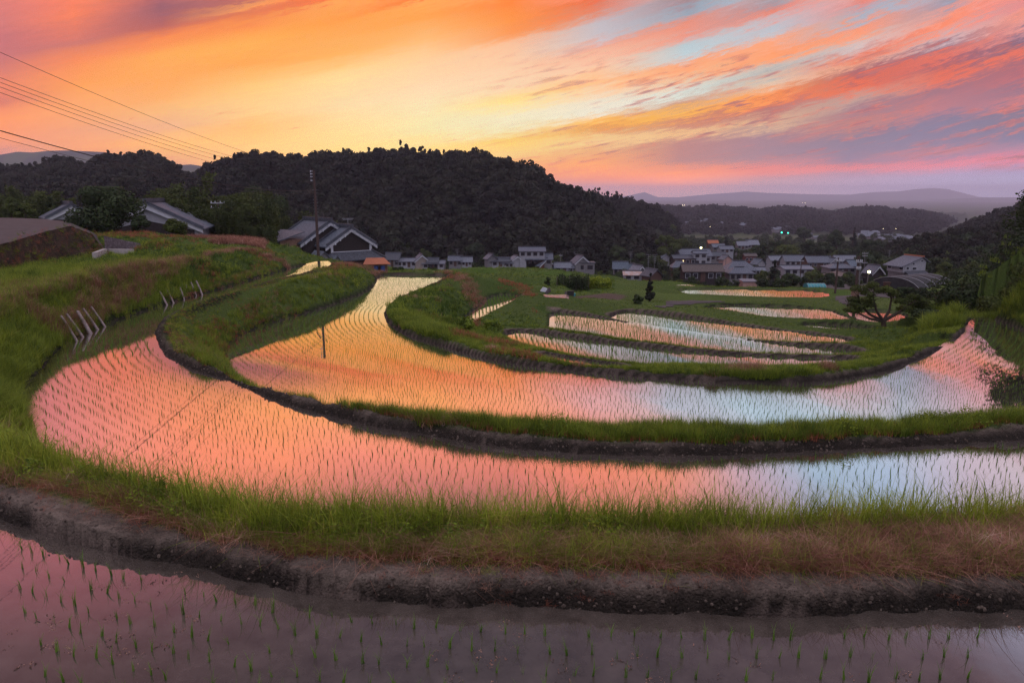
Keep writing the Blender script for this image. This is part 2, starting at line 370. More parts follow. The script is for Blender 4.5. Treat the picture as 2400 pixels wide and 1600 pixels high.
CP += [PZ(u, v, z) for u, v, z in [(762,610,-1.35),(800,607,-1.6),(840,610,-2.1),(864,624,-2.7),(760,628,-1.2),(700,648,-1.15),(800,632,-1.5)]]
CP += [(x, -20, 3.3) for x in range(-60, 70, 15)] + [(x, 0.6, 3.3) for x in range(-14, 16, 4)] + [(x, 2.2, 2.6) for x in range(-14, 16, 4)]
CP += [(-17, 5, 1.2), (-14, 8, .5), (-20, 12, .6), (-30, 20, .8), (-45, 30, 1.2), (18, 5, 1.2), (24, 8, .6), (34, 12, 1.0), (45, 20, 3)]
# crest of the long grass bank on the left and the terrace behind it
CP += [(-10.8, 11, .35), (-13.6, 15, .35), (-17.3, 20, .5), (-21.2, 26, .6)]
LB = [(100,690,.6),(160,668,.65),(230,645,.7),(290,628,.7),(350,612,.7),(415,598,.6),(480,586,.5),(530,578,.4),(575,578,.2),(610,590,-.25),(635,603,-.65)]
CP += [PZ(u, v, z) for u, v, z in LB]
CP += [PZ(u, v, z) for u, v, z in [(0,665,.35),(120,640,.3),(250,612,.3),(0,635,.3),(100,614,.3),(215,594,.3),(300,582,.3),(420,573,.3),(500,566,.2)]]
CP += [PZ(u, v, z) for u, v, z in [(240,536,1.5),(300,545,1.4),(360,556,1.2),(430,562,.8),(300,535,1.5),(400,545,1.2),(480,548,.7),(540,550,.4),(600,551,.1),(650,560,-.3),(690,580,-1.0),(715,597,-1.9)]]
CP += [(-62, 75, 1.5), (-50, 84, 1.0), (-38, 84, 0.2), (-28, 88, -2.4), (-20, 78, -2.9), (-60, 105, -1), (-45, 110, -3), (-30, 110, -5), (-90, 100, 2), (-100, 60, 4), (-60, 45, 2.2), (-80, 80, 3.5)]
CP += [(-20, 90, -5.0), (-12, 84, -5.0), (-16, 80, -4.0), (-10, 95, -5.4), (-25, 100, -5), (-5, 100, -6.8), (-14, 72, -3.2), (-7, 76, -4.0), (-2, 78, -4.6)]
CP += [PZ(u, v, z) for u, v, z in [(900,628,-4.4),(980,626,-4.7),(1060,621,-5.3),(1100,614,-6.1),(1200,613,-6.5),(1300,620,-7.2),(1380,632,-8.0),(1440,644,-8.3),(1500,645,-9.0),
      (1130,632,-5.7),(1250,632,-6.4),(1350,645,-7.2),(1140,650,-5.4),(1130,665,-5.0),(1220,655,-6.2),(1210,668,-5.6),(1280,690,-6.3),(1330,670,-6.6),(1400,670,-6.9),(1390,690,-6.5),(1330,700,-5.8),(1260,675,-6.2),
      (1440,665,-6.8),(1450,700,-6.0),(1500,690,-6.6),(1500,705,-5.6),(1560,702,-6.4),(1590,690,-7.2),(1540,675,-7.8),(1540,655,-9.0),
      (1700,694,-7.8),(1850,694,-7.8),(1700,698,-7.0),(1900,698,-7.0),(1960,700,-7.2),(1930,680,-8.6),(2000,672,-9.4),(2060,664,-10.2),(1700,660,-9.2),(1850,660,-9.2),
      (2020,740,-6.1),(2080,720,-6.3),(2040,700,-7.0),(2120,690,-7.2),(2020,790,-4.7),(1990,815,-4.2)]]
CP += [(27.5, 48, -2.7), (31, 47.5, -2.0), (27.5, 55, -4.0), (33, 52, -.9), (34, 45, .3), (37, 47, 1.2), (36, 40, 1.6), (40, 52, 2.0), (38, 33, 2.0), (38, 25, 2.2), (48, 45, 4), (50, 60, 1.5), (36, 62, -4.6), (40, 75, -7.2), (50, 85, -8), (65, 70, 0), (75, 100, -6), (33, 66, -6), (42, 84, -8.0), (36, 80, -7.4), (44, 90, -8.4)]
def valley_h(d): return np.interp(d, [60, 100, 130, 160, 190, 230, 300, 400, 600, 1000, 2000, 5000, 20000], [9, 13.8, 18.2, 21.6, 24.6, 28, 33.5, 39.5, 47, 60, 74, 90, 92])
for d in (135, 150, 175, 200, 240, 300):
    for t in (-.9, -.7, -.5, -.3, -.15, 0, .1, .2, .3, .4, .5, .6, .75, .95):
        z = CAMZ - float(valley_h(d)) + (max(0, -t - .12) * 14 if d < 220 else max(0, -t - .12) * 20)
        CP.append((t * d, d, z))
CP += [PZ(u, v, z) for u, v, z in [(1040,640,-2.5),(1062,634,-2.45),(1090,640,-2.6),(1108,655,-3.0),(1010,665,-2.5),(980,690,-2.55),(1030,700,-2.6),(1212,674,-3.9),(1245,674,-3.9),(1250,700,-3.95),(1225,705,-3.95),(1200,715,-4.05),(1160,735,-4.1),(1120,750,-4.1),(1070,768,-3.8),(1240,745,-4.3),(1200,745,-4.2)]]
CP = np.array([c[:3] for c in CP], dtype=np.float32)
def trend(y): return CAMZ - valley_h(np.maximum(y, 72))
CP[:, 2] -= trend(CP[:, 1])

def seg_dist(X, Y, pts, closed=True):
    best = np.full(X.shape, 1e9, dtype=np.float32)
    n = len(pts)
    for i in range(n if closed else n - 1):
        ax, ay = pts[i]; bx, by = pts[(i + 1) % n]
        dx, dy = bx - ax, by - ay; L2 = dx * dx + dy * dy + 1e-9
        t = np.clip(((X - ax) * dx + (Y - ay) * dy) / L2, 0, 1)
        best = np.minimum(best, (X - ax - t * dx) ** 2 + (Y - ay - t * dy) ** 2)
    return np.sqrt(best)
def inside(X, Y, pts):
    r = np.zeros(X.shape, dtype=bool); n = len(pts)
    for i in range(n):
        ax, ay = pts[i]; bx, by = pts[(i + 1) % n]
        if ay == by: continue
        c = ((ay > Y) != (by > Y)) & (X < (bx - ax) * (Y - ay) / (by - ay) + ax)
        r ^= c
    return r
def vnoise(X, Y, s, seed=0):
    """smooth value noise, numpy"""
    x = X / s; y = Y / s
    xi = np.floor(x).astype(np.int64); yi = np.floor(y).astype(np.int64)
    fx = x - xi; fy = y - yi; fx = fx * fx * (3 - 2 * fx); fy = fy * fy * (3 - 2 * fy)
    def hsh(a, b):
        n = (a * 374761393 + b * 668265263 + seed * 974711) & 0x7fffffff
        n = ((n ^ (n >> 13)) * 1274126177) & 0x7fffffff
        return ((n ^ (n >> 16)) & 0xffff) / 65535.0
    return (hsh(xi, yi) * (1 - fx) * (1 - fy) + hsh(xi + 1, yi) * fx * (1 - fy) + hsh(xi, yi + 1) * (1 - fx) * fy + hsh(xi + 1, yi + 1) * fx * fy) * 2 - 1

# far hills: skyline traced, each at its own distance (ground distance of ridge, of foot, tree height to take off)
HILLS = [
 dict(n='main', D=(400, 430, 420, 340), F=(230, 260, 262, 250), tree=9.6, pts=[(300,470),(360,455),(395,436),(430,408),(465,388),(500,368),(560,356),(620,351),(680,362),(720,357),(760,351),(830,349),(880,343),(930,341),(1000,349),(1040,352),(1090,347),(1130,357),(1180,367),(1220,380),(1260,402),(1300,420),(1360,447),(1420,483),(1460,518),(1490,552),(1515,588)]),
 dict(n='left', D=(520, 520, 480, 430), F=(170, 170, 190, 230), tree=12, pts=[(-500,330),(-200,360),(0,374),(60,378),(100,366),(140,355),(172,366),(195,380),(210,362),(240,352),(290,348),(335,347),(370,354),(400,374),(425,392),(450,407),(500,440),(560,470)]),
 dict(n='mid', D=(640, 640), F=(520, 520), tree=9, pts=[(1300,425),(1370,440),(1420,447),(1480,462),(1525,482),(1550,505),(1566,530)]),
 dict(n='ridge', D=(1900, 1800), F=(980, 950), tree=11, pts=[(1300,470),(1450,473),(1560,470),(1600,471),(1665,472),(1725,478),(1810,471),(1862,476),(1920,484),(1970,472),(2020,474),(2078,478),(2136,487),(2190,496),(2232,508),(2245,530)]),
 dict(n='righthill', D=(300, 270), F=(195, 190), tree=9, pts=[(1990,588),(2060,560),(2110,540),(2160,528),(2210,524),(2300,514),(2352,505),(2600,480)]),
 dict(n='rightback', D=(560, 520), F=(330, 320), tree=9, pts=[(2150,560),(2215,512),(2250,500),(2290,486),(2352,464),(2600,380)]),
]
MOUNT = [
 dict(n='m1', D=(2900, 2900), F=(2300, 2300), tree=0, pts=[(-600,330),(-200,352),(0,356),(40,349),(75,351),(110,347),(150,346),(200,348),(240,350),(320,362),(400,380),(440,378),(475,384),(600,400),(700,430)]),
 dict(n='m2', D=(13500, 13500), F=(11500, 11500), tree=0, pts=[(1250,458),(1400,452),(1440,450),(1480,441),(1510,453),(1560,453),(1620,447),(1715,440),(1760,443),(1860,446),(1950,447),(2010,441),(2060,440),(2100,435),(2140,432),(2175,434),(2215,444),(2250,453),(2400,455),(2800,440)]),
 dict(n='m3', D=(10000, 10000), F=(8600, 8600), tree=0, pts=[(1950,480),(2050,468),(2130,460),(2200,456),(2260,454),(2352,453),(2800,440)]),
]
def hill_parts(X, Y, H, base):
    us = []; zs = []; Ds = []
    n = len(H['pts'])
    D_at = lambda f: float(np.interp(f, np.linspace(0, 1, len(H['D'])), H['D']))
    F_at = lambda f: float(np.interp(f, np.linspace(0, 1, len(H['F'])), H['F']))
    u0, u1 = H['pts'][0][0], H['pts'][-1][0]
    T = []; Z = []; DD = []; FF = []
    for u, v in H['pts']:
        f = (u - u0) / (u1 - u0); D = D_at(f)
        p = PD(u, v, D); T.append(p[0] / D); Z.append(p[2] - H['tree']); DD.append(D); FF.append(F_at(f))
    t = X / np.maximum(Y, 1)
    ridge = np.interp(t, T, Z); D = np.interp(t, T, DD); F = np.interp(t, T, FF)
    s = (Y - F) / (D - F)
    up = np.clip(s, 0, 1); up = np.sin(up * math.pi / 2) ** 1.25
    back = np.clip((Y - D) / ((D - F) * 1.1), 0, 1)
    prof = np.where(s < 1, up, 0.5 + 0.5 * np.cos(back * math.pi))
    wt = T[-1] - T[0]
    edge = np.clip((t - T[0]) / 0.02, 0, 1) * np.clip((T[-1] - t) / 0.012, 0, 1)
    k = prof * edge
    h = base + (ridge - base) * k
    return np.where((ridge > base) & (s > 0), h, base), np.where((ridge > base), k, 0)

def height(X, Y, want=False):
    X = np.asarray(X, dtype=np.float32); Y = np.asarray(Y, dtype=np.float32)
    shp = X.shape; X = X.ravel(); Y = Y.ravel()
    H = np.zeros(X.shape, dtype=np.float32)
    near = Y < 165
    cap = (CAMZ - valley_h(np.maximum(Y, 60))).astype(np.float32)
    cap += np.where(Y < 320, np.maximum(0, -X / np.maximum(Y, 1) - .12) * 18, 0)
    idx = np.nonzero(Y < 320)[0]
    for c in range(0, len(idx), 20000):
        j = idx[c:c + 20000]
        d2 = (X[j, None] - CP[None, :, 0]) ** 2 + (Y[j, None] - CP[None, :, 1]) ** 2 + 0.05
        w = 1 / d2 ** 2
        z = (w * CP[None, :, 2]).sum(1) / w.sum(1) + trend(Y[j])
        b = np.clip((Y[j] - 240) / 80, 0, 1)
        cap[j] = z * (1 - b) + cap[j] * b
    lump = (vnoise(X, Y, 1.3, 1) * .05 + vnoise(X, Y, .45, 2) * .025 * np.clip((30 - Y) / 10, 0, 1)) * np.clip((75 - Y) / 30, 0, 1) + vnoise(X, Y, 4.5, 5) * .07
    lump *= np.clip(Y / 12, .4, 2.0)
    lump += (vnoise(X, Y, .30, 61) * .022 + vnoise(X, Y, .12, 62) * .020) * np.clip((30 - Y) / 12, 0, 1)
    st = .75; fr_ = cap / st - np.floor(cap / st); q_ = np.floor(cap / st) * st + st * np.clip((fr_ - .72) / .28, 0, 1)
    fw = np.clip((Y - 72) / 5, 0, 1) * np.clip((126 - Y) / 6, 0, 1) * np.clip((.14 - X / np.maximum(Y, 1)) / .04, 0, 1); cap = cap * (1 - fw) + q_ * fw
    H = cap + lump * np.where(Y < 165, 1, 0)
    ins = np.full(X.shape, -1, dtype=np.int8); dmin = np.full(X.shape, 1e3, dtype=np.float32)
    mud = np.zeros(X.shape, dtype=np.float32)
    j = np.nonzero(near & (Y > -5))[0]; x, y = X[j], Y[j]; h = H[j]; dm = dmin[j]; ii = ins[j]
    rough = (vnoise(x, y, .22, 3) * .05 + vnoise(x, y, .09, 4) * .025) * np.clip((24 - y) / 8, 0, 1) + vnoise(x, y, .75, 8) * np.where(y < 11, .09, .04) * np.clip((60 - y) / 30, .3, 1) + vnoise(x, y, 2.2, 9) * np.where(y < 11, .10, .05) * (y < 30)
    cutz = np.zeros(x.shape, dtype=np.float32)
    for q, (k, (z, poly, sl)) in enumerate(PAD.items()):
        P = np.array(poly); m = 9.0
        box = (x > P[:, 0].min() - m) & (x < P[:, 0].max() + m) & (y > P[:, 1].min() - m) & (y < P[:, 1].max() + m)
        b = np.nonzero(box)[0]
        if not len(b): continue
        d = seg_dist(x[b], y[b], poly); i_ = inside(x[b], y[b], poly)
        if sl < .5 and k in LINES and k[0] != 'B':
            dl = seg_dist(x[b], y[b], LINES[k][0], False); slv = np.where(dl <= d + .12, 1.3, sl)
        else: slv = sl
        g = z - 0.05 + np.maximum(0, d + rough[b] * np.clip(y[b] / 10, 1.1, 2)) * slv * np.where(d < .35, 1.25, 1.0)
        h[b] = np.where(i_, z - .12 - np.minimum(d, .3) * .2, np.minimum(h[b], g))
        ii[b] = np.where(i_, q, ii[b]); dm[b] = np.where(i_, 0, np.minimum(dm[b], d))
    H[j] = h; ins[j] = ii; dmin[j] = dm
    if want:
        bw = {}
        for k, (pts, cap_, w) in LINES.items():
            P = np.array(pts); b = np.nonzero((x > P[:, 0].min() - 6) & (x < P[:, 0].max() + 6) & (y > P[:, 1].min() - 6) & (y < P[:, 1].max() + 6))[0]
            d = np.full(X.shape, 1e3, dtype=np.float32)
            if len(b): d[j[b]] = seg_dist(x[b], y[b], pts, False)
            bw[k] = d
            mud = np.maximum(mud, np.clip((w - d) / .12, 0, 1))
    hk = np.zeros(X.shape, dtype=np.float32); far = np.nonzero(Y > 160)[0]
    mk = np.zeros(X.shape, dtype=np.float32)
    if len(far):
        base = H[far].copy(); xx, yy = X[far], Y[far]
        gul = vnoise(xx, yy, 38, 21) * 5.0 + vnoise(xx, yy, 17, 22) * 2.0
        best = base.copy(); kk = np.zeros(base.shape)
        for hh in HILLS:
            hz, k = hill_parts(xx, yy, hh, base)
            hz = hz + gul * (k * (1 - k)) * 3.0 * (yy / 420)
            kk = np.maximum(kk, np.where((hz > base + .8), k, 0)); best = np.maximum(best, hz)
        for hh in MOUNT:
            hz, k = hill_parts(xx, yy, hh, base)
            hz = hz + (vnoise(xx, yy, 500, 31) * 22 + vnoise(xx, yy, 190, 32) * 9) * k * (1 - k) * 4
            mk[far] = np.maximum(mk[far], k * (hz > best)); best = np.maximum(best, hz)
        H[far] = best; hk[far] = kk
    if want: return H.reshape(shp), ins.reshape(shp), dmin.reshape(shp), mud.reshape(shp), hk.reshape(shp), {k: v.reshape(shp) for k, v in bw.items()}
    return H.reshape(shp)
def hgt(x, y): return float(height(np.array([x]), np.array([y]))[0])

# ------------------------------------------------------------------ the ground, one sheet to the horizon
ys = [-60, -40, -25, -15, -8, -4, -1, 0.5, 1.5, 2.2, 2.6]
y = 3.0
while y < 20000:
    ys.append(y); y *= 1.0062 if y < 120 else (1.009 if y < 700 else 1.02)
ys = np.array(ys); NC = 461
us = np.linspace(-1.25, 1.25, NC)
sc_ = np.where(ys < 6, 6 + np.abs(ys - 6) * 0.8, ys)
GX = us[None, :] * sc_[:, None]; GY = np.repeat(ys[:, None], NC, 1)
GX = GX + 0 * GY
GH, GI, GD, GM, GK, GB = height(GX, GY, True)
NR = len(ys)
V = np.stack([GX.ravel(), GY.ravel(), GH.ravel()], 1)
r_, c_ = np.meshgrid(np.arange(NR - 1), np.arange(NC - 1), indexing='ij')
i0 = (r_ * NC + c_).ravel(); F = np.stack([i0, i0 + 1, i0 + NC + 1, i0 + NC], 1)
# ground colours: real surface colours only
cg = np.zeros((NR, NC, 3), dtype=np.float32)
n_a = vnoise(GX, GY, 1.7, 41) * .5 + .5; n_b = vnoise(GX, GY, 7.0, 42) * .5 + .5
grass_c = np.array([.055, .085, .018]); dry_c = np.array([.13, .075, .05]); soil_c = np.array([.125, .096, .082])
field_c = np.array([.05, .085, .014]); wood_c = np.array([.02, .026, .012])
cg[:] = grass_c
cg += (n_b[..., None] - .5) * np.array([.03, .035, .01])
fld = np.clip((GY - 75) / 30, 0, 1)[..., None]
cg = cg * (1 - fld * .8) + field_c * fld * .8 * (0.75 + .5 * n_b[..., None])
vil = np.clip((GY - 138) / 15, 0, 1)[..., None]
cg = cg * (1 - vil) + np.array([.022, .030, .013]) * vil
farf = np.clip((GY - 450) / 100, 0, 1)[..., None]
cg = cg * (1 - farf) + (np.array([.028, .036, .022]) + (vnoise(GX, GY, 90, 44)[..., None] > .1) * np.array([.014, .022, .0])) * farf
cg = cg * (1 - GM[..., None]) + (soil_c * (.8 + .5 * n_a[..., None])) * GM[..., None]
hw = np.where(GB['A'] < 1.3, GH, np.where(GB['B'] < 1.0, GH - ZB, np.where(GB['C'] < .9, GH - ZCC, GD * .9)))
wet = np.clip(1.9 + vnoise(GX, GY, .25, 91) * .3 + vnoise(GX, GY, .9, 92) * .2 - hw / .17, 0, 1)[..., None] * (GD[..., None] < 1.2) * np.clip(1 - (GY[..., None] - 90) / 30, 0, 1)
cg = cg * (1 - wet * .84)
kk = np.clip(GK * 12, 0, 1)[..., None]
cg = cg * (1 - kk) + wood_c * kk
cg = np.where((GI >= 0)[..., None], np.array([.075, .055, .05]), cg)
garden = inside(GX, GY, [PZ(u, v, -6.3)[:2] for u, v in [(1245,672),(1400,668),(1440,672),(1400,692),(1330,694),(1255,690)]])
cg = np.where((garden & (GI < 0))[..., None], np.array([.085, .06, .05]), cg)
gme = mesh_np('ground', V, F, (), True)
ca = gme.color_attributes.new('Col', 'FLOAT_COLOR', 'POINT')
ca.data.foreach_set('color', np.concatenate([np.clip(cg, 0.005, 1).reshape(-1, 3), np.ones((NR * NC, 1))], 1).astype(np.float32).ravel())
gm, t, b = mat('earth')
at = t.nodes.new('ShaderNodeAttribute'); at.attribute_name = 'Col'
ge = t.nodes.new('ShaderNodeNewGeometry'); nn = t.nodes.new('ShaderNodeTexNoise'); nn.inputs['Scale'].default_value = 9; nn.inputs['Detail'].default_value = 8; nn.inputs['Roughness'].default_value = .7
t.links.new(ge.outputs['Position'], nn.inputs['Vector'])
mr = t.nodes.new('ShaderNodeMapRange'); mr.inputs[1].default_value = .3; mr.inputs[2].default_value = .7; mr.inputs[3].default_value = .55; mr.inputs[4].default_value = 1.5
t.links.new(nn.outputs['Fac'], mr.inputs[0])
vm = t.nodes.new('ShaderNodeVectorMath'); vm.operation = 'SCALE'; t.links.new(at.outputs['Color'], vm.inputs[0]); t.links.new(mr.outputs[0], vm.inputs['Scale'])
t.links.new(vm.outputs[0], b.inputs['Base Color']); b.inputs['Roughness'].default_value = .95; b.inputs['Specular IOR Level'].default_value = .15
vr = t.nodes.new('ShaderNodeTexVoronoi'); vr.inputs['Scale'].default_value = 16; vr.feature = 'DISTANCE_TO_EDGE'; t.links.new(ge.outputs['Position'], vr.inputs['Vector'])
n3 = t.nodes.new('ShaderNodeTexNoise'); n3.inputs['Scale'].default_value = 30; n3.inputs['Detail'].default_value = 6; t.links.new(ge.outputs['Position'], n3.inputs['Vector'])
ad = t.nodes.new('ShaderNodeMath'); ad.operation = 'MULTIPLY_ADD'; ad.inputs[1].default_value = .8; t.links.new(vr.outputs['Distance'], ad.inputs[0]); t.links.new(n3.outputs['Fac'], ad.inputs[2])
bp = t.nodes.new('ShaderNodeBump'); bp.inputs['Strength'].default_value = 1.0; bp.inputs['Distance'].default_value = .07; t.links.new(ad.outputs[0], bp.inputs['Height']); t.links.new(bp.outputs['Normal'], b.inputs['Normal'])
gme.materials.append(gm)
ground = tag(link('ground', gme), 'terraced ground with earth bunds and grass banks', kind='structure')

# ------------------------------------------------------------------ water
wm, t, b = mat('paddy_water')
ge = t.nodes.new('ShaderNodeNewGeometry'); nn = t.nodes.new('ShaderNodeTexNoise'); nn.inputs['Scale'].default_value = 2.2; nn.inputs['Detail'].default_value = 8; nn.inputs['Roughness'].default_value = .7
t.links.new(ge.outputs['Position'], nn.inputs['Vector'])
rp = t.nodes.new('ShaderNodeValToRGB'); rp.color_ramp.elements[0].position = .3; rp.color_ramp.elements[1].position = .72
rp.color_ramp.elements[0].color = (.036, .028, .024, 1); rp.color_ramp.elements[1].color = (.088, .070, .062, 1)
t.links.new(nn.outputs['Fac'], rp.inputs['Fac']); t.links.new(rp.outputs[0], b.inputs['Base Color']); b.inputs['Roughness'].default_value = .9; b.inputs['Specular IOR Level'].default_value = 0
gl = t.nodes.new('ShaderNodeBsdfGlossy'); gl.inputs['Roughness'].default_value = .02; gl.inputs['Color'].default_value = (1, 1, 1, 1)
lw = t.nodes.new('ShaderNodeLayerWeight'); lw.inputs['Blend'].default_value = .5
fr = t.nodes.new('ShaderNodeValToRGB'); cr = fr.color_ramp
cr.elements[0].position = 0; cr.elements[0].color = (.05,) * 3 + (1,)
cr.elements[1].position = 1; cr.elements[1].color = (.92,) * 3 + (1,)
for p, v in ((.36, .09), (.45, .16), (.53, .36), (.60, .50), (.70, .64), (.78, .76), (.88, .84)):
    e = cr.elements.new(p); e.color = (v, v, v, 1)
t.links.new(lw.outputs['Facing'], fr.inputs['Fac'])
nw = t.nodes.new('ShaderNodeTexNoise'); nw.inputs['Scale'].default_value = 3.0; nw.inputs['Detail'].default_value = 3; t.links.new(ge.outputs['Position'], nw.inputs['Vector'])
bp = t.nodes.new('ShaderNodeBump'); bp.inputs['Strength'].default_value = .05; bp.inputs['Distance'].default_value = .01; t.links.new(nw.outputs['Fac'], bp.inputs['Height']); t.links.new(bp.outputs['Normal'], gl.inputs['Normal'])
mx = t.nodes.new('ShaderNodeMixShader'); t.links.new(fr.outputs[0], mx.inputs[0]); t.links.new(b.outputs[0], mx.inputs[1]); t.links.new(gl.outputs[0], mx.inputs[2])
t.links.new(mx.outputs[0], t.nodes['Material Output'].inputs['Surface'])
def offset_poly(p, d):
    n = len(p); a = sum(p[i][0] * p[(i + 1) % n][1] - p[(i + 1) % n][0] * p[i][1] for i in range(n)); s = 1 if a > 0 else -1
    out = []
    for i in range(n):
        ax, ay = p[i - 1]; bx, by = p[(i + 1) % n]; dx, dy = bx - ax, by - ay; l = math.hypot(dx, dy) or 1
        out.append((p[i][0] + s * dy / l * d, p[i][1] - s * dx / l * d))
    return out
for k, (z, poly, sl) in PAD.items():
    pp = offset_poly(poly, .3 if k in 'ABC' else .4)
    bm = bmesh.new(); vs = [bm.verts.new((x, y, z)) for x, y in pp]; f = bm.faces.new(vs); bmesh.ops.triangulate(bm, faces=[f]); bm.normal_update()
    for f in bm.faces:
        if f.normal.z < 0: f.normal_flip()
    me = bpy.data.meshes.new('water'); bm.to_mesh(me); bm.free(); me.materials.append(wm)
    tag(link('water', me), kind='structure')
def ground_hit(u, v, dmin=12):
    a, b, c = ray(u * .98, v * .98); d = np.exp(np.linspace(math.log(dmin), math.log(3000), 900))
    x = a / b * d; z = CAMZ + c / b * d; h = height(x, d); k = np.nonzero(z <= h)[0]
    if not len(k): return None
    k = k[0]; return (float(x[k]), float(d[k]), float(h[k]))

def far_base(u, v):
    g = ground_hit(u, v, 150)
    return SD(u, v, min(max(g[1], 150), 420) if g else 200)
def base_at(u, v): return far_base(u, v) if v < 664 or (u > 1550 and v < 678) else ground_hit(u, v)
def gpoly(pts):
    out = []
    for u, v in pts:
        g = ground_hit(u, v); out.append(g[:2])
    return out
PATHS = [gpoly([(1531, 719), (1566, 705), (1602, 705), (1632, 703), (1704, 709), (1700, 713), (1640, 713), (1587, 717), (1566, 724), (1536, 722)])]
ROADS = [gpoly([(1930, 666), (2076, 666), (2095, 682), (1955, 682), (1930, 672)]), gpoly([(1957, 694), (2001, 690), (1996, 720), (2003, 728), (1975, 718), (1956, 702)]), gpoly([(2000, 682), (2100, 682), (2110, 700), (2000, 696)])]
rmask = np.zeros(GX.shape, bool)
for P_ in PATHS + ROADS: rmask |= inside(GX, GY, P_)
# ------------------------------------------------------------------ scattering (one object per kind of growth, instances of small meshes)
def variant(V, F, m):
    me = mesh_np('tuft', V, F, (m,) if not isinstance(m, (list, tuple)) else m)
    return bpy.data.objects.new('tuft', me)          # never linked to the scene: only its mesh is used
def scatter(name, pts, rot, scl, idx, variants, label=None, cat=None, group=None, kind='stuff'):
    pts = np.asarray(pts, dtype=np.float32); n = len(pts)
    me = bpy.data.meshes.new(name); me.vertices.add(n); me.vertices.foreach_set('co', pts.ravel())
    a = me.attributes.new('rot', 'FLOAT_VECTOR', 'POINT'); a.data.foreach_set('vector', np.asarray(rot, dtype=np.float32).ravel())
    a = me.attributes.new('scl', 'FLOAT_VECTOR', 'POINT'); a.data.foreach_set('vector', np.asarray(scl, dtype=np.float32).ravel())
    a = me.attributes.new('idx', 'INT', 'POINT'); a.data.foreach_set('value', np.asarray(idx, dtype=np.int32))
    o = link(name, me)
    g = bpy.data.node_groups.new(name, 'GeometryNodeTree')
    g.interface.new_socket('Geometry', in_out='INPUT', socket_type='NodeSocketGeometry')
    g.interface.new_socket('Geometry', in_out='OUTPUT', socket_type='NodeSocketGeometry')
    gi = g.nodes.new('NodeGroupInput'); go = g.nodes.new('NodeGroupOutput')
    ip = g.nodes.new('GeometryNodeInstanceOnPoints'); ip.inputs['Pick Instance'].default_value = True
    gti = g.nodes.new('GeometryNodeGeometryToInstance')
    for v in reversed(variants):
        oi = g.nodes.new('GeometryNodeObjectInfo'); oi.inputs['Object'].default_value = v; oi.inputs['As Instance'].default_value = False
        g.links.new(oi.outputs['Geometry'], gti.inputs[0])
    def attr(nm, tp):
        q = g.nodes.new('GeometryNodeInputNamedAttribute'); q.data_type = tp; q.inputs['Name'].default_value = nm; return q.outputs['Attribute']
    g.links.new(gi.outputs[0], ip.inputs['Points']); g.links.new(gti.outputs[0], ip.inputs['Instance'])
    g.links.new(attr('idx', 'INT'), ip.inputs['Instance Index'])
    g.links.new(attr('rot', 'FLOAT_VECTOR'), ip.inputs['Rotation']); g.links.new(attr('scl', 'FLOAT_VECTOR'), ip.inputs['Scale'])
    g.links.new(ip.outputs[0], go.inputs[0])
    md = o.modifiers.new('scatter', 'NODES'); md.node_group = g
    return tag(o, label, cat, group, kind)

def blades(n, h, spread, lean, w, r, seg=3, curl=1.0, hv=.35):
    """n curved tapering blades"""
    V = []; F = []
    for _ in range(n):
        a = r.uniform(0, 2 * math.pi); rad = spread * math.sqrt(r.random()); bx, by = math.cos(a) * rad, math.sin(a) * rad
        d = r.uniform(0, 2 * math.pi); ln = lean * r.uniform(.2, 1.2); H = h * r.uniform(1 - hv, 1 + hv * .6); ww = w * r.uniform(.7, 1.2)
        px, py = -math.sin(d) * ww / 2, math.cos(d) * ww / 2
        k = len(V)
        for s in range(seg + 1):
            f = s / seg; off = ln * H * f ** (1 + curl); z = H * (f - .5 * min(1, ln) * f ** (1 + curl) * .8)
            x, y = bx + math.cos(d) * off, by + math.sin(d) * off
            t = (1 - f * .93) if s < seg else .04
            V += [(x - px * t, y - py * t, z), (x + px * t, y + py * t, z)]
        for s in range(seg): F.append((k + 2 * s, k + 2 * s + 1, k + 2 * s + 3, k + 2 * s + 2))
    return V, F
def leafclump(n, r_, h, size, r):
    V = []; F = []
    for _ in range(n):
        a = r.uniform(0, 6.283); q = math.sqrt(r.random()); x, y = math.cos(a) * q * r_, math.sin(a) * q * r_; z = r.uniform(.1, 1) * h * (1 - .5 * q * q)
        u = Vector((r.uniform(-1, 1), r.uniform(-1, 1), r.uniform(-.4, .6))).normalized(); w = u.orthogonal().normalized(); s = size * r.uniform(.6, 1.3)
        k = len(V); c = Vector((x, y, z))
        V += [tuple(c - u * s), tuple(c + w * s * .45), tuple(c + u * s), tuple(c - w * s * .45)]; F.append((k, k + 1, k + 2, k + 3))
    return V, F

G_GREEN = leafy('grass_green', (.075, .12, .012), (.30, .37, .035), 1.3, .42, tip=(.52, .42, .12))
G_DEEP = leafy('grass_deep', (.050, .090, .012), (.22, .29, .030), .7, .38)
G_DRY = leafy('grass_dry', (.16, .06, .040), (.40, .21, .15), 1.6, .3, tip=(.62, .46, .38))
G_RED = leafy('weed_red', (.19, .045, .028), (.36, .12, .07), 2.2, .3)
G_RICE = leafy('rice_green', (.07, .16, .02), (.15, .29, .035), 1.0, .4)
G_FIELD = leafy('field_green', (.030, .062, .010), (.085, .145, .020), .22, .3)

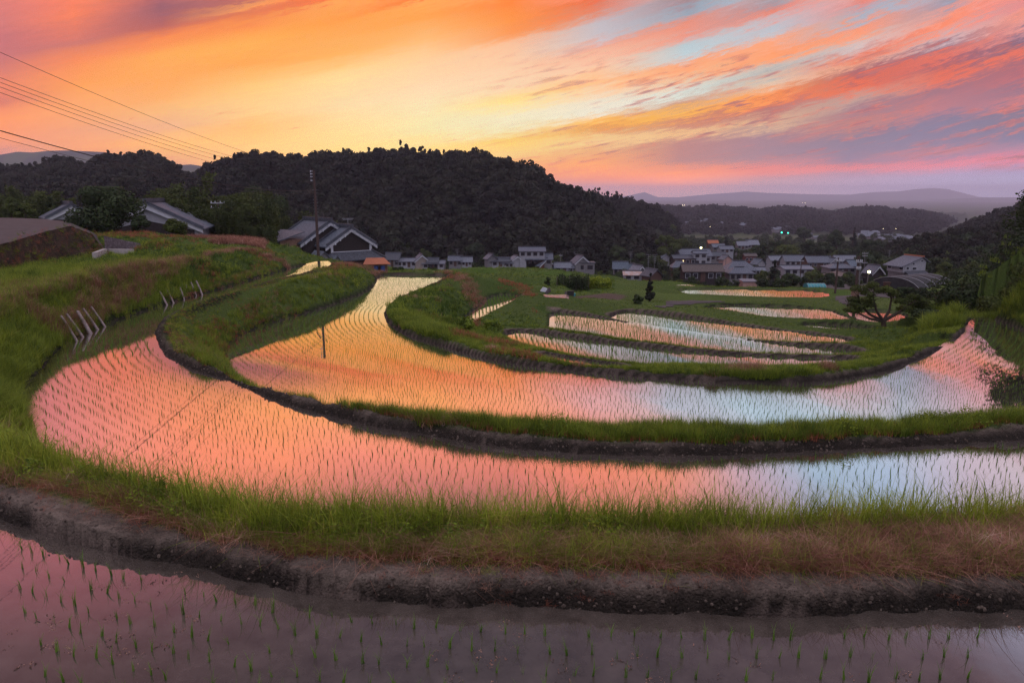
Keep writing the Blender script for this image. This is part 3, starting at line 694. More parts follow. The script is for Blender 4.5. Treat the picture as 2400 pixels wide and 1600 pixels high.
r1 = random.Random(5)
v_fine = [variant(*blades(20, .40, .13, 1.15, .008, r1, 4), G_GREEN) for _ in range(3)] + [variant(*blades(20, .36, .13, 1.0, .008, r1, 4), G_DEEP)]
v_tall = [variant(*blades(10, .60, .12, .75, .013, r1, 5, 1.6, .5), G_GREEN) for _ in range(4)]
v_dry = [variant(*blades(24, .20, .17, 2.1, .0065, r1, 6, .8, .5), G_DRY) for _ in range(3)] + [variant(*blades(14, .20, .17, 1.8, .007, r1, 6, .8, .5), G_GREEN)]
v_red = [variant(*blades(26, .14, .14, 1.6, .006, r1, 4, .8), G_RED) for _ in range(2)]
v_mid = [variant(*blades(20, .42, .17, .8, .016, r1, 3), G_GREEN) for _ in range(2)] + [variant(*blades(20, .42, .17, .8, .017, r1, 3), G_DEEP) for _ in range(3)]
v_middry = [variant(*blades(22, .32, .2, 1.2, .013, r1, 3), G_DRY) for _ in range(2)]
v_midred = [variant(*blades(22, .2, .2, 1.3, .013, r1, 3), G_RED)]
v_far = [variant(*blades(16, .42, .30, .7, .05, r1, 2), G_FIELD) for _ in range(2)] + [variant(*blades(16, .45, .30, .7, .05, r1, 2), G_DEEP) for _ in range(2)]
v_fardry = [variant(*blades(18, .4, .3, .9, .04, r1, 2), G_DRY)]
v_leaf = [variant(*leafclump(60, .22, .38, .035, r1), G_DEEP), variant(*leafclump(70, .2, .45, .03, r1), G_GREEN)]
BUCK = {}
VARS = [v_fine, v_tall, v_dry, v_red, v_mid, v_middry, v_midred, v_far, v_fardry, v_leaf]
def plant(kind, P, s, tilt=.12):
    BUCK.setdefault(kind, []).append((P, s, tilt))

def cells(mask, n):
    idx = np.nonzero(mask.ravel())[0]
    if not len(idx): return np.zeros((0, 3)), idx
    pick = rng.choice(idx, n, replace=n > len(idx))
    row = pick // NC
    dy = np.interp(ys[row], ys[:-1], np.diff(ys)); dx = sc_[row] * (us[1] - us[0])
    x = GX.ravel()[pick] + rng.uniform(-.6, .6, len(pick)) * dx; y = GY.ravel()[pick] + rng.uniform(-.6, .6, len(pick)) * dy
    z = GH.ravel()[pick]
    # plane through the cell for the jitter
    gx = np.gradient(GH, axis=1).ravel()[pick] / dx; gy = np.gradient(GH, axis=0).ravel()[pick] / dy
    z = z + gx * (x - GX.ravel()[pick]) + gy * (y - GY.ravel()[pick])
    return np.stack([x, y, z], 1), pick
land = (GI < 0) & (np.abs(GX) < GY * .86 + 1.5) & ~rmask & ~garden
dA, dB, dC = GB['A'], GB['B'], GB['C']
nz1 = vnoise(GX, GY, 1.1, 51); nz2 = vnoise(GX, GY, 3.2, 52)
edge_ok = GD > .05
# 1. bund between the first and second paddy
zA = land & (GY > 4.5) & (GY < 16) & (dA < 4.2) & (GH > ZB - .02) & edge_ok
rightness = np.clip(GX / 8, 0, 1)
dry_lo = .58 + nz1 * .16; dry_hi = 1.06 + nz2 * .15 + rightness * .62 + nz2 * .25 + nz1 * .12 - np.clip(-GX / 5, 0, 1) * .3
m_dry = zA & (dA > dry_lo) & (dA < dry_hi)
m_grn = zA & (dA >= dry_hi - .15)
for m, k, n, s0, s1 in ((m_dry, 2, 3600, .8, 1.5), (m_dry, 3, 3600, .7, 1.4), (m_dry & (rightness > .3), 2, 1500, .9, 1.6), (m_dry & (nz1 > .1), 0, 900, .4, .9), (m_dry, 0, 260, .4, .9),
                        (m_grn, 0, 9000, .35, .78), (m_grn & (dA > dry_hi + .05) & (dA < dry_hi + .9), 1, 3400, .5, 1.35), (m_grn, 2, 1100, 1.0, 2.0), (m_grn & (nz1 > .2), 9, 380, .6, 1.1),
                        (zA & (dA > .4) & (dA < dry_lo) & (nz1 > -.2), 3, 170, .4, .9), (zA & (dA > .30) & (dA < dry_lo), 0, 90, .2, .45), (zA & (dA > .12) & (dA < .5) & (nz1 > 0), 3, 160, .3, .6), (zA & (dA > .15) & (dA < .6), 2, 120, .4, .8)):
    P, _ = cells(m, n); plant(k, P, rng.uniform(s0, s1, len(P)))
# 2. near left grass bank
zL = land & (GY > 7) & (GY < 45) & (dA >= 4.2) & (GX < -6) & (GH > ZB - .02) & edge_ok & (GB['B'] > 2.0) & (GX < -.30 * GY) & (GD > .2)
P, _ = cells(zL & (GY < 22), 9000); plant(0, P, rng.uniform(.7, 1.5, len(P)))
P, _ = cells(zL & (GY < 22), 1200); plant(1, P, rng.uniform(.7, 1.3, len(P)))
P, _ = cells(zL & (GY >= 19) , 16000); plant(4, P, rng.uniform(.7, 1.5, len(P)))
crest = np.abs(GH - .55) < .35
P, _ = cells(zL & (GY >= 18) & crest & (GH > .3) & (GD < 5), 3800); plant(5, P, rng.uniform(.8, 1.7, len(P)))
# 3. bund between second and third paddy
zBm = land & (dB < 3.4) & (GY > 12) & (GY < 60) & (GH > ZCC) & (GX > -20) & edge_ok & ~((GX < -.40 * GY) & (dB > 1.5) & (GH > ZB + .5)) & (GH < ZB + .8)
gB = zBm & (dB > .46 + nz1 * .12)
left_part = (GX < -1)
for m, k, n, s0, s1 in ((gB & ~left_part, 4, 6500, .55, 1.05), (gB & (dB < 1.15), 6, 2600, .5, 1.1), (gB & left_part & (nz2 > .05), 5, 1500, .5, .9), (gB & left_part, 4, 7500, .5, 1.0),
                        (gB & left_part & (nz1 > .2), 6, 1500, .6, 1.2), (gB & (nz1 > .35) & (GY < 19), 9, 160, .6, 1.1), (gB & (GY < 22), 0, 3500, .5, 1.0)):
    P, ix = cells(m, n); plant(k, P, rng.uniform(s0, s1, len(P)) * np.where((P[:, 1] > 26) & (dB.ravel()[ix] < 1.6), .4, 1))
# 4. the other banks of the middle ground
done = zA | zL | zBm
zM = land & ~done & (GY > 14) & (GY < 74) & (GM < .35) & edge_ok & (dA > 4.2)
slope = GH < -.2
lowg = 1 - .5 * ((GX > -3.5) & (GX < 30) & (GY > 29) & (GY < 72)) - .45 * np.clip((GY - 50) / 10, 0, 1) * (GY < 72) * (GX <= 2)
lowg = np.where((GX > 2) & (GY > 48) & (GX < .62 * GY), .32, lowg)
ev = lowg.ravel()
zM = zM & (GD > .2 + .12 * (GY > 30))
P, ix = cells(zM & (GY < 45), 26000); plant(4, P, rng.uniform(.6, 1.35, len(P)) * ev[ix])
P, ix = cells(zM & (GY >= 40), 26000); plant(7, P, rng.uniform(.45, 1.1, len(P)) * np.maximum(.32, ev[ix]))
P, _ = cells(zM & (nz2 > .35) & (GX < 2), 2200); plant(6, P, rng.uniform(.8, 1.8, len(P)))
P, _ = cells(zM & (GH > ZCC + .1) & (nz1 > .5) & (GX > -10), 900); plant(5, P, rng.uniform(.6, 1.3, len(P)))
P, _ = cells(zM & (nz1 > .3) & (GX < -8) & (GY < 60), 900); plant(9, P, rng.uniform(.7, 1.5, len(P)))
mound = zM & (GX < -8) & (GY > 66) & (GH > -.15) & (GH < .5) & (GX > -36)
P, _ = cells(mound, 1500); plant(8, P, rng.uniform(.8, 1.5, len(P)))
dLB = seg_dist(GX, GY, [PZ(u, v, z)[:2] for u, v, z in LB], False)
P, _ = cells(land & (dLB < .6 + nz1 * .5) & (GY < 60), 2400); plant(5, P, rng.uniform(.8, 1.6, len(P)))
dPE = seg_dist(GX, GY, [PZ(u, v, z)[:2] for u, v, z in ((800,608,-1.6),(845,612,-2.1),(862,626,-2.6))], False)
P, _ = cells(land & (dPE < 1.6), 260); plant(5, P, rng.uniform(.7, 1.3, len(P)))
dK1 = seg_dist(GX, GY, [PZ(u, v, z)[:2] for u, v, z in ((1060,636,-2.45),(1085,650,-2.6),(1100,680,-3.2))], False)
P, _ = cells(land & (dK1 < 1.0), 200); plant(5, P, rng.uniform(.6, 1.3, len(P)))
# 5. fields towards the village
zF = land & (GY >= 72) & (GY < 165) & edge_ok & (GM < .3)
gmask = garden
P, _ = cells(zF & ~gmask, 26000); plant(7, P, rng.uniform(.35, .75, len(P)) * np.clip(P[:, 1] / 90, .8, 1.6) * np.where((P[:, 0] > .15 * P[:, 1]) & (P[:, 1] < 112), .45, 1))
pm = land & (GX > .615 * GY) & (GX < 34) & (GY > 42) & (GY < 52) & edge_ok & (GM < .3) & (GD > .6)
P, _ = cells(pm, 2600); plant(4, P, rng.uniform(1.2, 2.6, len(P)))
NAMES = ['green_grass', 'tall_grass', 'dry_grass', 'red_weeds', 'bank_grass', 'dry_bank_grass', 'red_bank_weeds', 'field_grass', 'dry_field_grass', 'leafy_weeds']
def flush():
    for k, L_ in BUCK.items():
        P = np.concatenate([a for a, b, c in L_]); s = np.concatenate([b for a, b, c in L_]); n = len(P)
        rot = np.stack([rng.normal(0, .14, n), rng.normal(0, .14, n), rng.uniform(0, 6.283, n)], 1)
        sc3 = np.stack([s * rng.uniform(.8, 1.2, n), s * rng.uniform(.8, 1.2, n), s * rng.uniform(.8, 1.25, n)], 1)
        P = P.copy(); P[:, 2] -= .02
        scatter(NAMES[k], P, rot, sc3, rng.integers(0, len(VARS[k]), n), VARS[k])
flush()

# ------------------------------------------------------------------ rice seedlings standing in rows
def seedling(n, h, r): return blades(n + 2, h * .8, .016, .42, .0105, r, 4, 1.3, .45)
v_rice = [mesh_np('seedling', *seedling(k, h, r1), (G_RICE,)) for k, h in ((5, .24), (7, .27), (4, .22), (8, .28), (6, .25), (3, .22))]
v_riceo = [bpy.data.objects.new('seedling', m) for m in v_rice]
v_ricef = [variant(*blades(4, .26, .02, .3, .016, r1, 2), G_RICE) for _ in range(3)]
def rows(line, z, poly, n0, dn, ds, nrow, jit, keep=.96, flip=1):
    """rows parallel to a bund line"""
    L_ = dens(chaikin(line, False, 2), .4); A = np.array(L_)
    T = np.gradient(A, axis=0); T /= np.linalg.norm(T, axis=1)[:, None] + 1e-9
    for _ in range(12): T[1:-1] = (T[:-2] + T[1:-1] * 2 + T[2:]) / 4
    T /= np.linalg.norm(T, axis=1)[:, None]; Nn = np.stack([T[:, 1], -T[:, 0]], 1) * flip
    out = []
    for r_ in range(nrow):
        Q = A + Nn * (n0 + r_ * dn)
        fwd = (np.diff(Q, axis=0) * T[:-1]).sum(1) > 0
        seg = np.linalg.norm(np.diff(Q, axis=0), axis=1) * fwd; s = np.concatenate([[0], np.cumsum(seg)])
        if s[-1] < ds: continue
        q = np.arange(rng.uniform(0, ds), s[-1], ds); q = q + rng.normal(0, jit, len(q))
        out.append(np.stack([np.interp(q, s, Q[:, 0]), np.interp(q, s, Q[:, 1])], 1))
    P = np.concatenate(out); P += rng.normal(0, jit, P.shape)
    P = P[rng.random(len(P)) < keep]
    ok = inside(P[:, 0], P[:, 1], poly) & (seg_dist(P[:, 0], P[:, 1], poly) > .22) & (np.abs(P[:, 0]) < P[:, 1] * .84 + 1.0)
    P = P[ok]
    # thin out crowded spots where rows fold onto each other
    key = np.floor(P / .13).astype(int); _, u = np.unique(key[:, 0] * 100003 + key[:, 1], return_index=True)
    return P[u]
def grid_rows(poly, z, ang, dn, ds, jit):
    P = np.array(poly); c = P.mean(0); R_ = max(np.linalg.norm(P - c, axis=1)) + 1
    a, b = np.meshgrid(np.arange(-R_, R_, dn), np.arange(-R_, R_, ds)); b = b.ravel() + rng.normal(0, jit, b.size); a = a.ravel() + .25 * np.sin(b / 6) + rng.normal(0, jit, a.size)
    Q = np.stack([c[0] + a * math.cos(ang) - b * math.sin(ang), c[1] + a * math.sin(ang) + b * math.cos(ang)], 1)
    ok = inside(Q[:, 0], Q[:, 1], poly) & (seg_dist(Q[:, 0], Q[:, 1], poly) > .25); return Q[ok]
A_line = pz(A_FAR[1:-1], 0); 
PA = rows(A_line, 0, PAD['A'][1], .42, .34, .26, 12, .018, .93)
PA = PA[(PA[:, 1] > 5.6) & (np.abs(PA[:, 0]) < PA[:, 1] * .80)]
B_line = pz(B_FAR[9:] , ZB)
PB = rows(B_line, ZB, PAD['B'][1], .38, .31, .21, 42, .012, .97)
PBl = rows(pz(B_LEFT[1:], ZB), ZB, PAD['B'][1], .8, .33, .2, 12, .02)
PBl = PBl[PBl[:, 1] > 26]
C_line = pz(C_FAR[3:], ZCC)
PC = rows(C_line, ZCC, PAD['C'][1], .38, .31, .20, 84, .010, .98)
def place(P, z): 
    return np.stack([P[:, 0], P[:, 1], np.full(len(P), z - .01)], 1)
PA3 = place(PA, 0); PB3 = place(np.concatenate([PB, PBl]), ZB)
near_idx = np.argsort(PB3[:, 1] + 0 * PB3[:, 0])
allN = PA3
n_ind = 300
if len(PA3) < n_ind:
    o_ = np.argsort(np.hypot(PB3[:, 0], PB3[:, 1])); vis = o_[(PB3[o_, 1] > 11.6)]
    take = vis[:n_ind - len(PA3)]; ind = np.concatenate([PA3, PB3[take]]); mask = np.ones(len(PB3), bool); mask[take] = False; PB3 = PB3[mask]; rest = []
else:
    o_ = np.argsort(np.hypot(PA3[:, 0], PA3[:, 1])); ind = PA3[o_[:n_ind]]; rest = [PA3[o_[n_ind:]]]
print('seedlings A', len(PA3), 'B', len(PB3), 'C', len(PC))
for i, p in enumerate(ind):
    o = link('rice_seedling', v_rice[i % len(v_rice)]); o.location = p; o.rotation_euler = (rng.normal(0, .1), rng.normal(0, .1), rng.uniform(0, 6.28)); o.scale = (rng.uniform(.75, 1.15),) * 3
    tag(o, 'young green rice seedling standing in the still water of the nearest paddies', 'rice plant', 'rice seedlings planted in rows in the flooded paddies')
rest += [PB3, place(PC, ZCC)]
def rice(name, P, var, s0=.75, s1=1.15):
    n = len(P); rot = np.stack([rng.normal(0, .1, n), rng.normal(0, .1, n), rng.uniform(0, 6.28, n)], 1); s = rng.uniform(s0, s1, n)
    return scatter(name, P, rot, np.stack([s, s, s], 1), rng.integers(0, len(var), n), var)
RN = np.concatenate(rest)
far = []
for k, a in (('S', 0.1), ('E0', 0), ('E1', .12), ('E2', .15), ('E3', .15), ('F', .05), ('F2', .05), ('F3', 0), ('G', .02), ('G2', 0)):
    z, poly, sl = PAD[k]; dn, ds = (.30, .22) if k in ('S', 'E0', 'E1', 'E2', 'E3') else (.42, .30)
    far.append(place(grid_rows(poly, z, a, dn, ds, .03), z))
rice('rice_seedlings', RN, v_riceo, .5, .9)
rice('far_rice_seedlings', np.concatenate(far), v_ricef, .85, 1.3)

# ------------------------------------------------------------------ trees
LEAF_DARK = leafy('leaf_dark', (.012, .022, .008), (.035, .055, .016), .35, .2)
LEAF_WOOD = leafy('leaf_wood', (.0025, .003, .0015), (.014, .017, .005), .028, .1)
LEAF_OLIVE = leafy('leaf_olive', (.03, .045, .010), (.085, .11, .02), .5, .3)
LEAF_CONE = leafy('leaf_conifer', (.005, .009, .005), (.015, .022, .010), .5, .1)
LEAF_BAMB = leafy('leaf_bamboo', (.03, .045, .014), (.075, .095, .025), .3, .3)
BARK = noisy('bark', (.03, .022, .018), (.07, .05, .04), 12, .95, bump=.5)
def crown_quads(pts, nrm, size, r):
    n = len(pts); u = r.normal(size=(n, 3)); u -= (u * nrm).sum(1)[:, None] * nrm * .7; u /= np.linalg.norm(u, axis=1)[:, None]
    w = np.cross(u, nrm + r.normal(size=(n, 3)) * .35); w /= np.linalg.norm(w, axis=1)[:, None] + 1e-9
    s = size * r.uniform(.6, 1.3, (n, 1)); V = np.stack([pts - u * s, pts - w * s * .6, pts + u * s, pts + w * s * .6], 1).reshape(-1, 3)
    return V, np.arange(n * 4).reshape(n, 4)
def crown(h, rad, n, size, seed, lobes=14, base=.35, cone=False, flat=1.0, core=True):
    """leaf clumps gathered in uneven lobes; height h, radius rad, lowest leaves at base*h"""
    r = np.random.default_rng(seed); C = []; S = []
    for i in range(lobes):
        if cone:
            f = r.random(); z = h * (base + (1 - base) * f); q = rad * (1 - f) ** .8 * r.uniform(.2, .75); s = max(.12 * rad, rad * (1 - f) * .5)
        else:
            a = i / lobes; z = h * (base + (1 - base) * r.uniform(.12, .86)); f = (z / h - base) / (1 - base); q = rad * math.sqrt(max(.05, 1 - (2 * f - .9) ** 2)) * r.uniform(.25, .85); s = rad * r.uniform(.28, .48)
        t = r.uniform(0, 6.283); C.append((math.cos(t) * q, math.sin(t) * q, z)); S.append(s)
    C = np.array(C); S = np.array(S); w = S ** 2 / (S ** 2).sum(); k = r.choice(lobes, n, p=w)
    d = r.normal(size=(n, 3)); d /= np.linalg.norm(d, axis=1)[:, None]; rr = r.uniform(.55, 1.08, n) ** .7
    P = C[k] + d * (S[k] * rr)[:, None] * np.array([1, 1, .8 * flat])
    P[:, 2] = np.minimum(P[:, 2], h * 1.02)
    V, F = crown_quads(P, d, size, r)
    return V, F, C, S
# woods on the hills
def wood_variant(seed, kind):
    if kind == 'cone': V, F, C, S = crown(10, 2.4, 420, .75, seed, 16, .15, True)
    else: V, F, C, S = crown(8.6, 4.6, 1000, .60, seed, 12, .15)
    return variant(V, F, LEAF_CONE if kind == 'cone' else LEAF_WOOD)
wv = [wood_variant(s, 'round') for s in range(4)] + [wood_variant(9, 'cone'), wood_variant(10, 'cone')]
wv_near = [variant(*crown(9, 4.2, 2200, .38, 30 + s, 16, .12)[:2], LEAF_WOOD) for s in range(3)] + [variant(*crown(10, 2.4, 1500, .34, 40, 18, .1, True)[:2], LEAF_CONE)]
def wood(name, ymin, ymax, step, scale, pc, seed, var, tmin=-1.2, tmax=1.2, extra=None):
    r = np.random.default_rng(seed)
    m = (GY >= ymin) & (GY < ymax) & (GK > .015) & (GX / GY > tmin) & (GX / GY < tmax)
    if extra is not None: m &= extra
    area = np.gradient(ys)[:, None] * (sc_ * (us[1] - us[0]))[:, None] * np.ones_like(GX)
    w = (area * m).ravel(); tot = w.sum(); n = int(tot / step ** 2)
    if n < 1: return
    pick = r.choice(len(w), n, p=w / tot)
    x = GX.ravel()[pick] + r.uniform(-.5, .5, n) * sc_[pick // NC] * (us[1] - us[0]); y = GY.ravel()[pick]; z = GH.ravel()[pick] - .6
    s = scale * r.uniform(.5, 1.3, n) * np.where(GK.ravel()[pick] < .06, .6, 1); cone = (vnoise(x, y, 40, seed) + r.normal(0, .25, n)) > (1 - 2 * pc)
    nv = len(var); idx = np.where(cone, r.integers(nv - 1 if nv == 4 else 4, nv, n), r.integers(0, 3 if nv == 4 else 4, n))
    rot = np.stack([r.normal(0, .05, n), r.normal(0, .05, n), r.uniform(0, 6.28, n)], 1)
    scatter(name, np.stack([x, y, z], 1), rot, np.stack([s, s, s * r.uniform(.85, 1.2, n)], 1), idx, var); print(name, n)
lefty = GX / GY < -.40
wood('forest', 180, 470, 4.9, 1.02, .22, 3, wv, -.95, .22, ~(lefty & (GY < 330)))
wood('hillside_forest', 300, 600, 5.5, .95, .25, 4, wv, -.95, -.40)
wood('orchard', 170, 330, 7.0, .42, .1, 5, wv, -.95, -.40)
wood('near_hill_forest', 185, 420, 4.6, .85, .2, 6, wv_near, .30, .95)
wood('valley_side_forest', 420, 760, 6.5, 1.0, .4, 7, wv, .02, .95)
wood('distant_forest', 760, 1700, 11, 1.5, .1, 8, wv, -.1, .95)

# bits of weed and straw lying on the still water of the nearest paddy
fm = leafy('floating_straw', (.16, .07, .05), (.32, .19, .15), 3.0, .1)
fv = [variant(*leafclump(k, .07, .012, .012, r1), fm) for k in (5, 9, 14)]
q = 420; fx = rng.uniform(-6, 6.5, q); fy = rng.uniform(5.7, 8.4, q); ok = inside(fx, fy, PAD['A'][1]) & (vnoise(fx, fy, .8, 71) > .05)
Pf = np.stack([fx[ok], fy[ok], np.full(ok.sum(), .004)], 1); n = len(Pf)
scatter('floating_straw', Pf, np.stack([np.zeros(n), np.zeros(n), rng.uniform(0, 6.28, n)], 1), np.repeat(rng.uniform(.5, 1.5, (n, 1)), 3, 1), rng.integers(0, 3, n), fv)

# clods of earth on the bunds
clod_m = noisy('clod', (.05, .038, .033), (.13, .10, .085), 2.5, .95, bump=.4)
def clod(seed):
    bm = bmesh.new(); bmesh.ops.create_icosphere(bm, subdivisions=2, radius=.03); q = random.Random(seed)
    for v in bm.verts: v.co *= q.uniform(.65, 1.25); v.co.z *= .7
    me = bpy.data.meshes.new('clod'); bm.to_mesh(me); bm.free(); me.materials.append(clod_m); return bpy.data.objects.new('clod', me)
cv = [clod(i) for i in range(4)]
m1 = land & (GM > .3) & (GY < 14) & (dA < 1.0) & (GD > .03); m2 = land & (GM > .3) & (GY < 34) & (dB < .8) & (GD > .03) & (dA > 4)
P1, _ = cells(m1, 2600); P2, _ = cells(m2, 1600); Pc = np.concatenate([P1, P2]); n = len(Pc); s_ = rng.uniform(.2, 1.0, n) ** 3 * .9 + .15; s_[len(P1):] *= 1.3; Pc[:, 2] -= s_ * .012
scatter('earth_clods', Pc, rng.uniform(0, 6.28, (n, 3)), np.repeat(s_[:, None], 3, 1), rng.integers(0, 4, n), cv)
# ------------------------------------------------------------------ materials of the built things
def tiled(name, c1, c2, sc=5.0, rough=.55, spec=.45):
    m, t, b = mat(name)
    tc = t.nodes.new('ShaderNodeTexCoord'); wv_ = t.nodes.new('ShaderNodeTexWave'); wv_.wave_type = 'BANDS'; wv_.bands_direction = 'X'; wv_.inputs['Scale'].default_value = sc; wv_.inputs['Distortion'].default_value = .15
    t.links.new(tc.outputs['Object'], wv_.inputs['Vector'])
    w2 = t.nodes.new('ShaderNodeTexWave'); w2.wave_type = 'BANDS'; w2.bands_direction = 'Y'; w2.inputs['Scale'].default_value = sc * .9; w2.wave_profile = 'SAW'; t.links.new(tc.outputs['Object'], w2.inputs['Vector'])
    n = t.nodes.new('ShaderNodeTexNoise'); n.inputs['Scale'].default_value = 3.0; n.inputs['Detail'].default_value = 6; t.links.new(tc.outputs['Object'], n.inputs['Vector'])
    r = t.nodes.new('ShaderNodeValToRGB'); r.color_ramp.elements[0].position = .35; r.color_ramp.elements[1].position = .65; r.color_ramp.elements[0].color = (*c1, 1); r.color_ramp.elements[1].color = (*c2, 1)
    t.links.new(n.outputs['Fac'], r.inputs['Fac']); t.links.new(r.outputs[0], b.inputs['Base Color']); b.inputs['Roughness'].default_value = rough; b.inputs['Specular IOR Level'].default_value = spec
    a = t.nodes.new('ShaderNodeMath'); a.operation = 'ADD'; t.links.new(wv_.outputs['Fac'], a.inputs[0]); t.links.new(w2.outputs['Fac'], a.inputs[1])
    bp = t.nodes.new('ShaderNodeBump'); bp.inputs['Strength'].default_value = .6; bp.inputs['Distance'].default_value = .05; t.links.new(a.outputs[0], bp.inputs['Height']); t.links.new(bp.outputs['Normal'], b.inputs['Normal'])
    return m
def plain(name, c, rough=.6, spec=.3, emit=0, metallic=0):
    m, t, b = mat(name); b.inputs['Base Color'].default_value = (*c, 1); b.inputs['Roughness'].default_value = rough; b.inputs['Specular IOR Level'].default_value = spec; b.inputs['Metallic'].default_value = metallic
    if emit: b.inputs['Emission Color'].default_value = (*c, 1); b.inputs['Emission Strength'].default_value = emit
    return m
MT = dict(
 tile=tiled('roof_tile', (.055, .066, .095), (.105, .12, .16)), tileb=tiled('roof_tile_blue', (.045, .068, .10), (.09, .12, .165)), tiled_=tiled('roof_tile_dark', (.032, .037, .052), (.065, .073, .098)),
 tilel=tiled('roof_light', (.095, .105, .14), (.15, .165, .21)), rust=noisy('rusty_tin', (0.230, 0.072, 0.036), (0.331, 0.122, 0.065), 3, .6, bump=.3, coord='obj'), brown=tiled('brown_tin', (0.054, 0.040, 0.040), (0.094, 0.072, 0.068), 3),
 rusty=noisy('rust_patched_tin', (.30, .16, .11), (.34, .33, .36), 1.2, .6, coord='obj'),
 white=noisy('white_plaster', (0.203, 0.211, 0.242), (0.281, 0.289, 0.328), 1.5, .85, coord='obj'), cream=noisy('cream_plaster', (0.203, 0.172, 0.164), (0.257, 0.226, 0.211), 1.5, .85, coord='obj'),
 grey=noisy('grey_wall', (0.112, 0.112, 0.126), (0.175, 0.175, 0.189), 2, .85, coord='obj'), dark=noisy('dark_board', (0.015, 0.013, 0.014), (0.035, 0.028, 0.029), 5, .8, coord='obj'), brown_w=noisy('brown_board', (0.049, 0.028, 0.025), (0.091, 0.052, 0.042), 5, .8, coord='obj'),
 red=noisy('red_brown_board', (0.076, 0.024, 0.022), (0.128, 0.043, 0.038), 3, .8, coord='obj'), pink=noisy('pink_sheet', (0.323, 0.187, 0.170), (0.425, 0.272, 0.246), 2, .5, coord='obj'), board=noisy('weathered_board', (0.136, 0.076, 0.060), (0.255, 0.162, 0.128), 6, .85, coord='obj'),
 glass=plain('window_glass', (.025, .025, .035), .12, .6), trim=noisy('white_trim', (.36, .38, .43), (.46, .48, .54), 3, .8, coord='obj'), lit=plain('lit_window', (1.0, .75, .35), .5, .2, 1.6), lamp=plain('lamp_glow', (1.0, .93, .45), .5, 0, 14),
 lampg=plain('green_glow', (.05, 1.0, .55), .5, 0, 6), pole=noisy('pole_wood', (.035, .025, .025), (.085, .055, .05), 7, .8, bump=.3, coord='obj'), conc_pole=noisy('pole_concrete', (.10, .095, .10), (.16, .15, .155), 4, .85, coord='obj'), metal=plain('grey_metal', (.30, .32, .36), .4, .5, 0, .4),
 wire=plain('wire', (.03, .022, .022), .6), stone=noisy('stone_wall', (.05, .04, .045), (.15, .13, .15), 5, .9, bump=1.0, dist=.08, bscale=5), moss=noisy('overgrown_slope', (.02, .014, .012), (.075, .045, .034), 2.2, .95, bump=1.0, dist=.15, bscale=7, c3=(.04, .028, .018)),
 concrete=noisy('concrete', (.24, .22, .22), (.38, .35, .35), 3, .9, bump=.2), road=noisy('asphalt', (.042, .036, .040), (.075, .066, .070), 1.2, .9, bump=.2), stake=noisy('grey_wood_stake', (.13, .10, .10), (.27, .22, .22), 12, .85, bump=.4),
 blue=plain('blue_plastic', (.015, .04, .15), .5), teal=noisy('teal_sheet', (.03, .16, .19), (.05, .24, .27), 2, .5, coord='obj'), net=noisy('dark_net', (.014, .014, .017), (.040, .040, .046), 1.2, .8, bump=.4, coord='obj'), tyre=plain('tyre', (.02, .02, .02), .8),
 carw=plain('white_paint', (.62, .66, .72), .25, .6), carb=plain('pale_blue_paint', (.35, .45, .55), .25, .6), tarp=noisy('blue_tarp', (.035, .045, .085), (.06, .075, .13), 2, .6, coord='obj'))

# ------------------------------------------------------------------ houses
def roof_mesh(kind, L, D, He, rise, ov=.45, th=.16):
    """ridge along local X; eave height He"""
    b = MB(); hx, hy = L / 2 + ov, D / 2 + ov; k = rise / (D / 2); ze = He - ov * k; zr = He + rise
    if kind == 'hip':
        rx = max(.3, L / 2 - D / 2 * .8)
        P = [(-hx, -hy, ze), (hx, -hy, ze), (hx, hy, ze), (-hx, hy, ze), (-rx, 0, zr), (rx, 0, zr)]
        Q = [(x, y, z - th) for x, y, z in P]
        b.add(P + Q, [(0, 1, 5, 4), (2, 3, 4, 5), (1, 2, 5), (3, 0, 4), (7, 6, 10, 11), (9, 8, 11, 10), (8, 7, 11), (6, 9, 10), (0, 6, 7, 1), (1, 7, 8, 2), (2, 8, 9, 3), (3, 9, 6, 0)])
        return b, (rx, zr)
    if kind == 'flat':
        b.box((0, 0, He + .12), (L + .5, D + .5, .24)); return b, None
    if kind == 'shed':
        b.slab([(-hx, -hy, He), (hx, -hy, He), (hx, hy, He + rise), (-hx, hy, He + rise)], th); return b, None
    b.slab([(-hx, -hy, ze), (hx, -hy, ze), (hx, 0, zr), (-hx, 0, zr)], th)
    b.slab([(hx, hy, ze), (-hx, hy, ze), (-hx, 0, zr), (hx, 0, zr)], th)
    return b, (hx, zr)
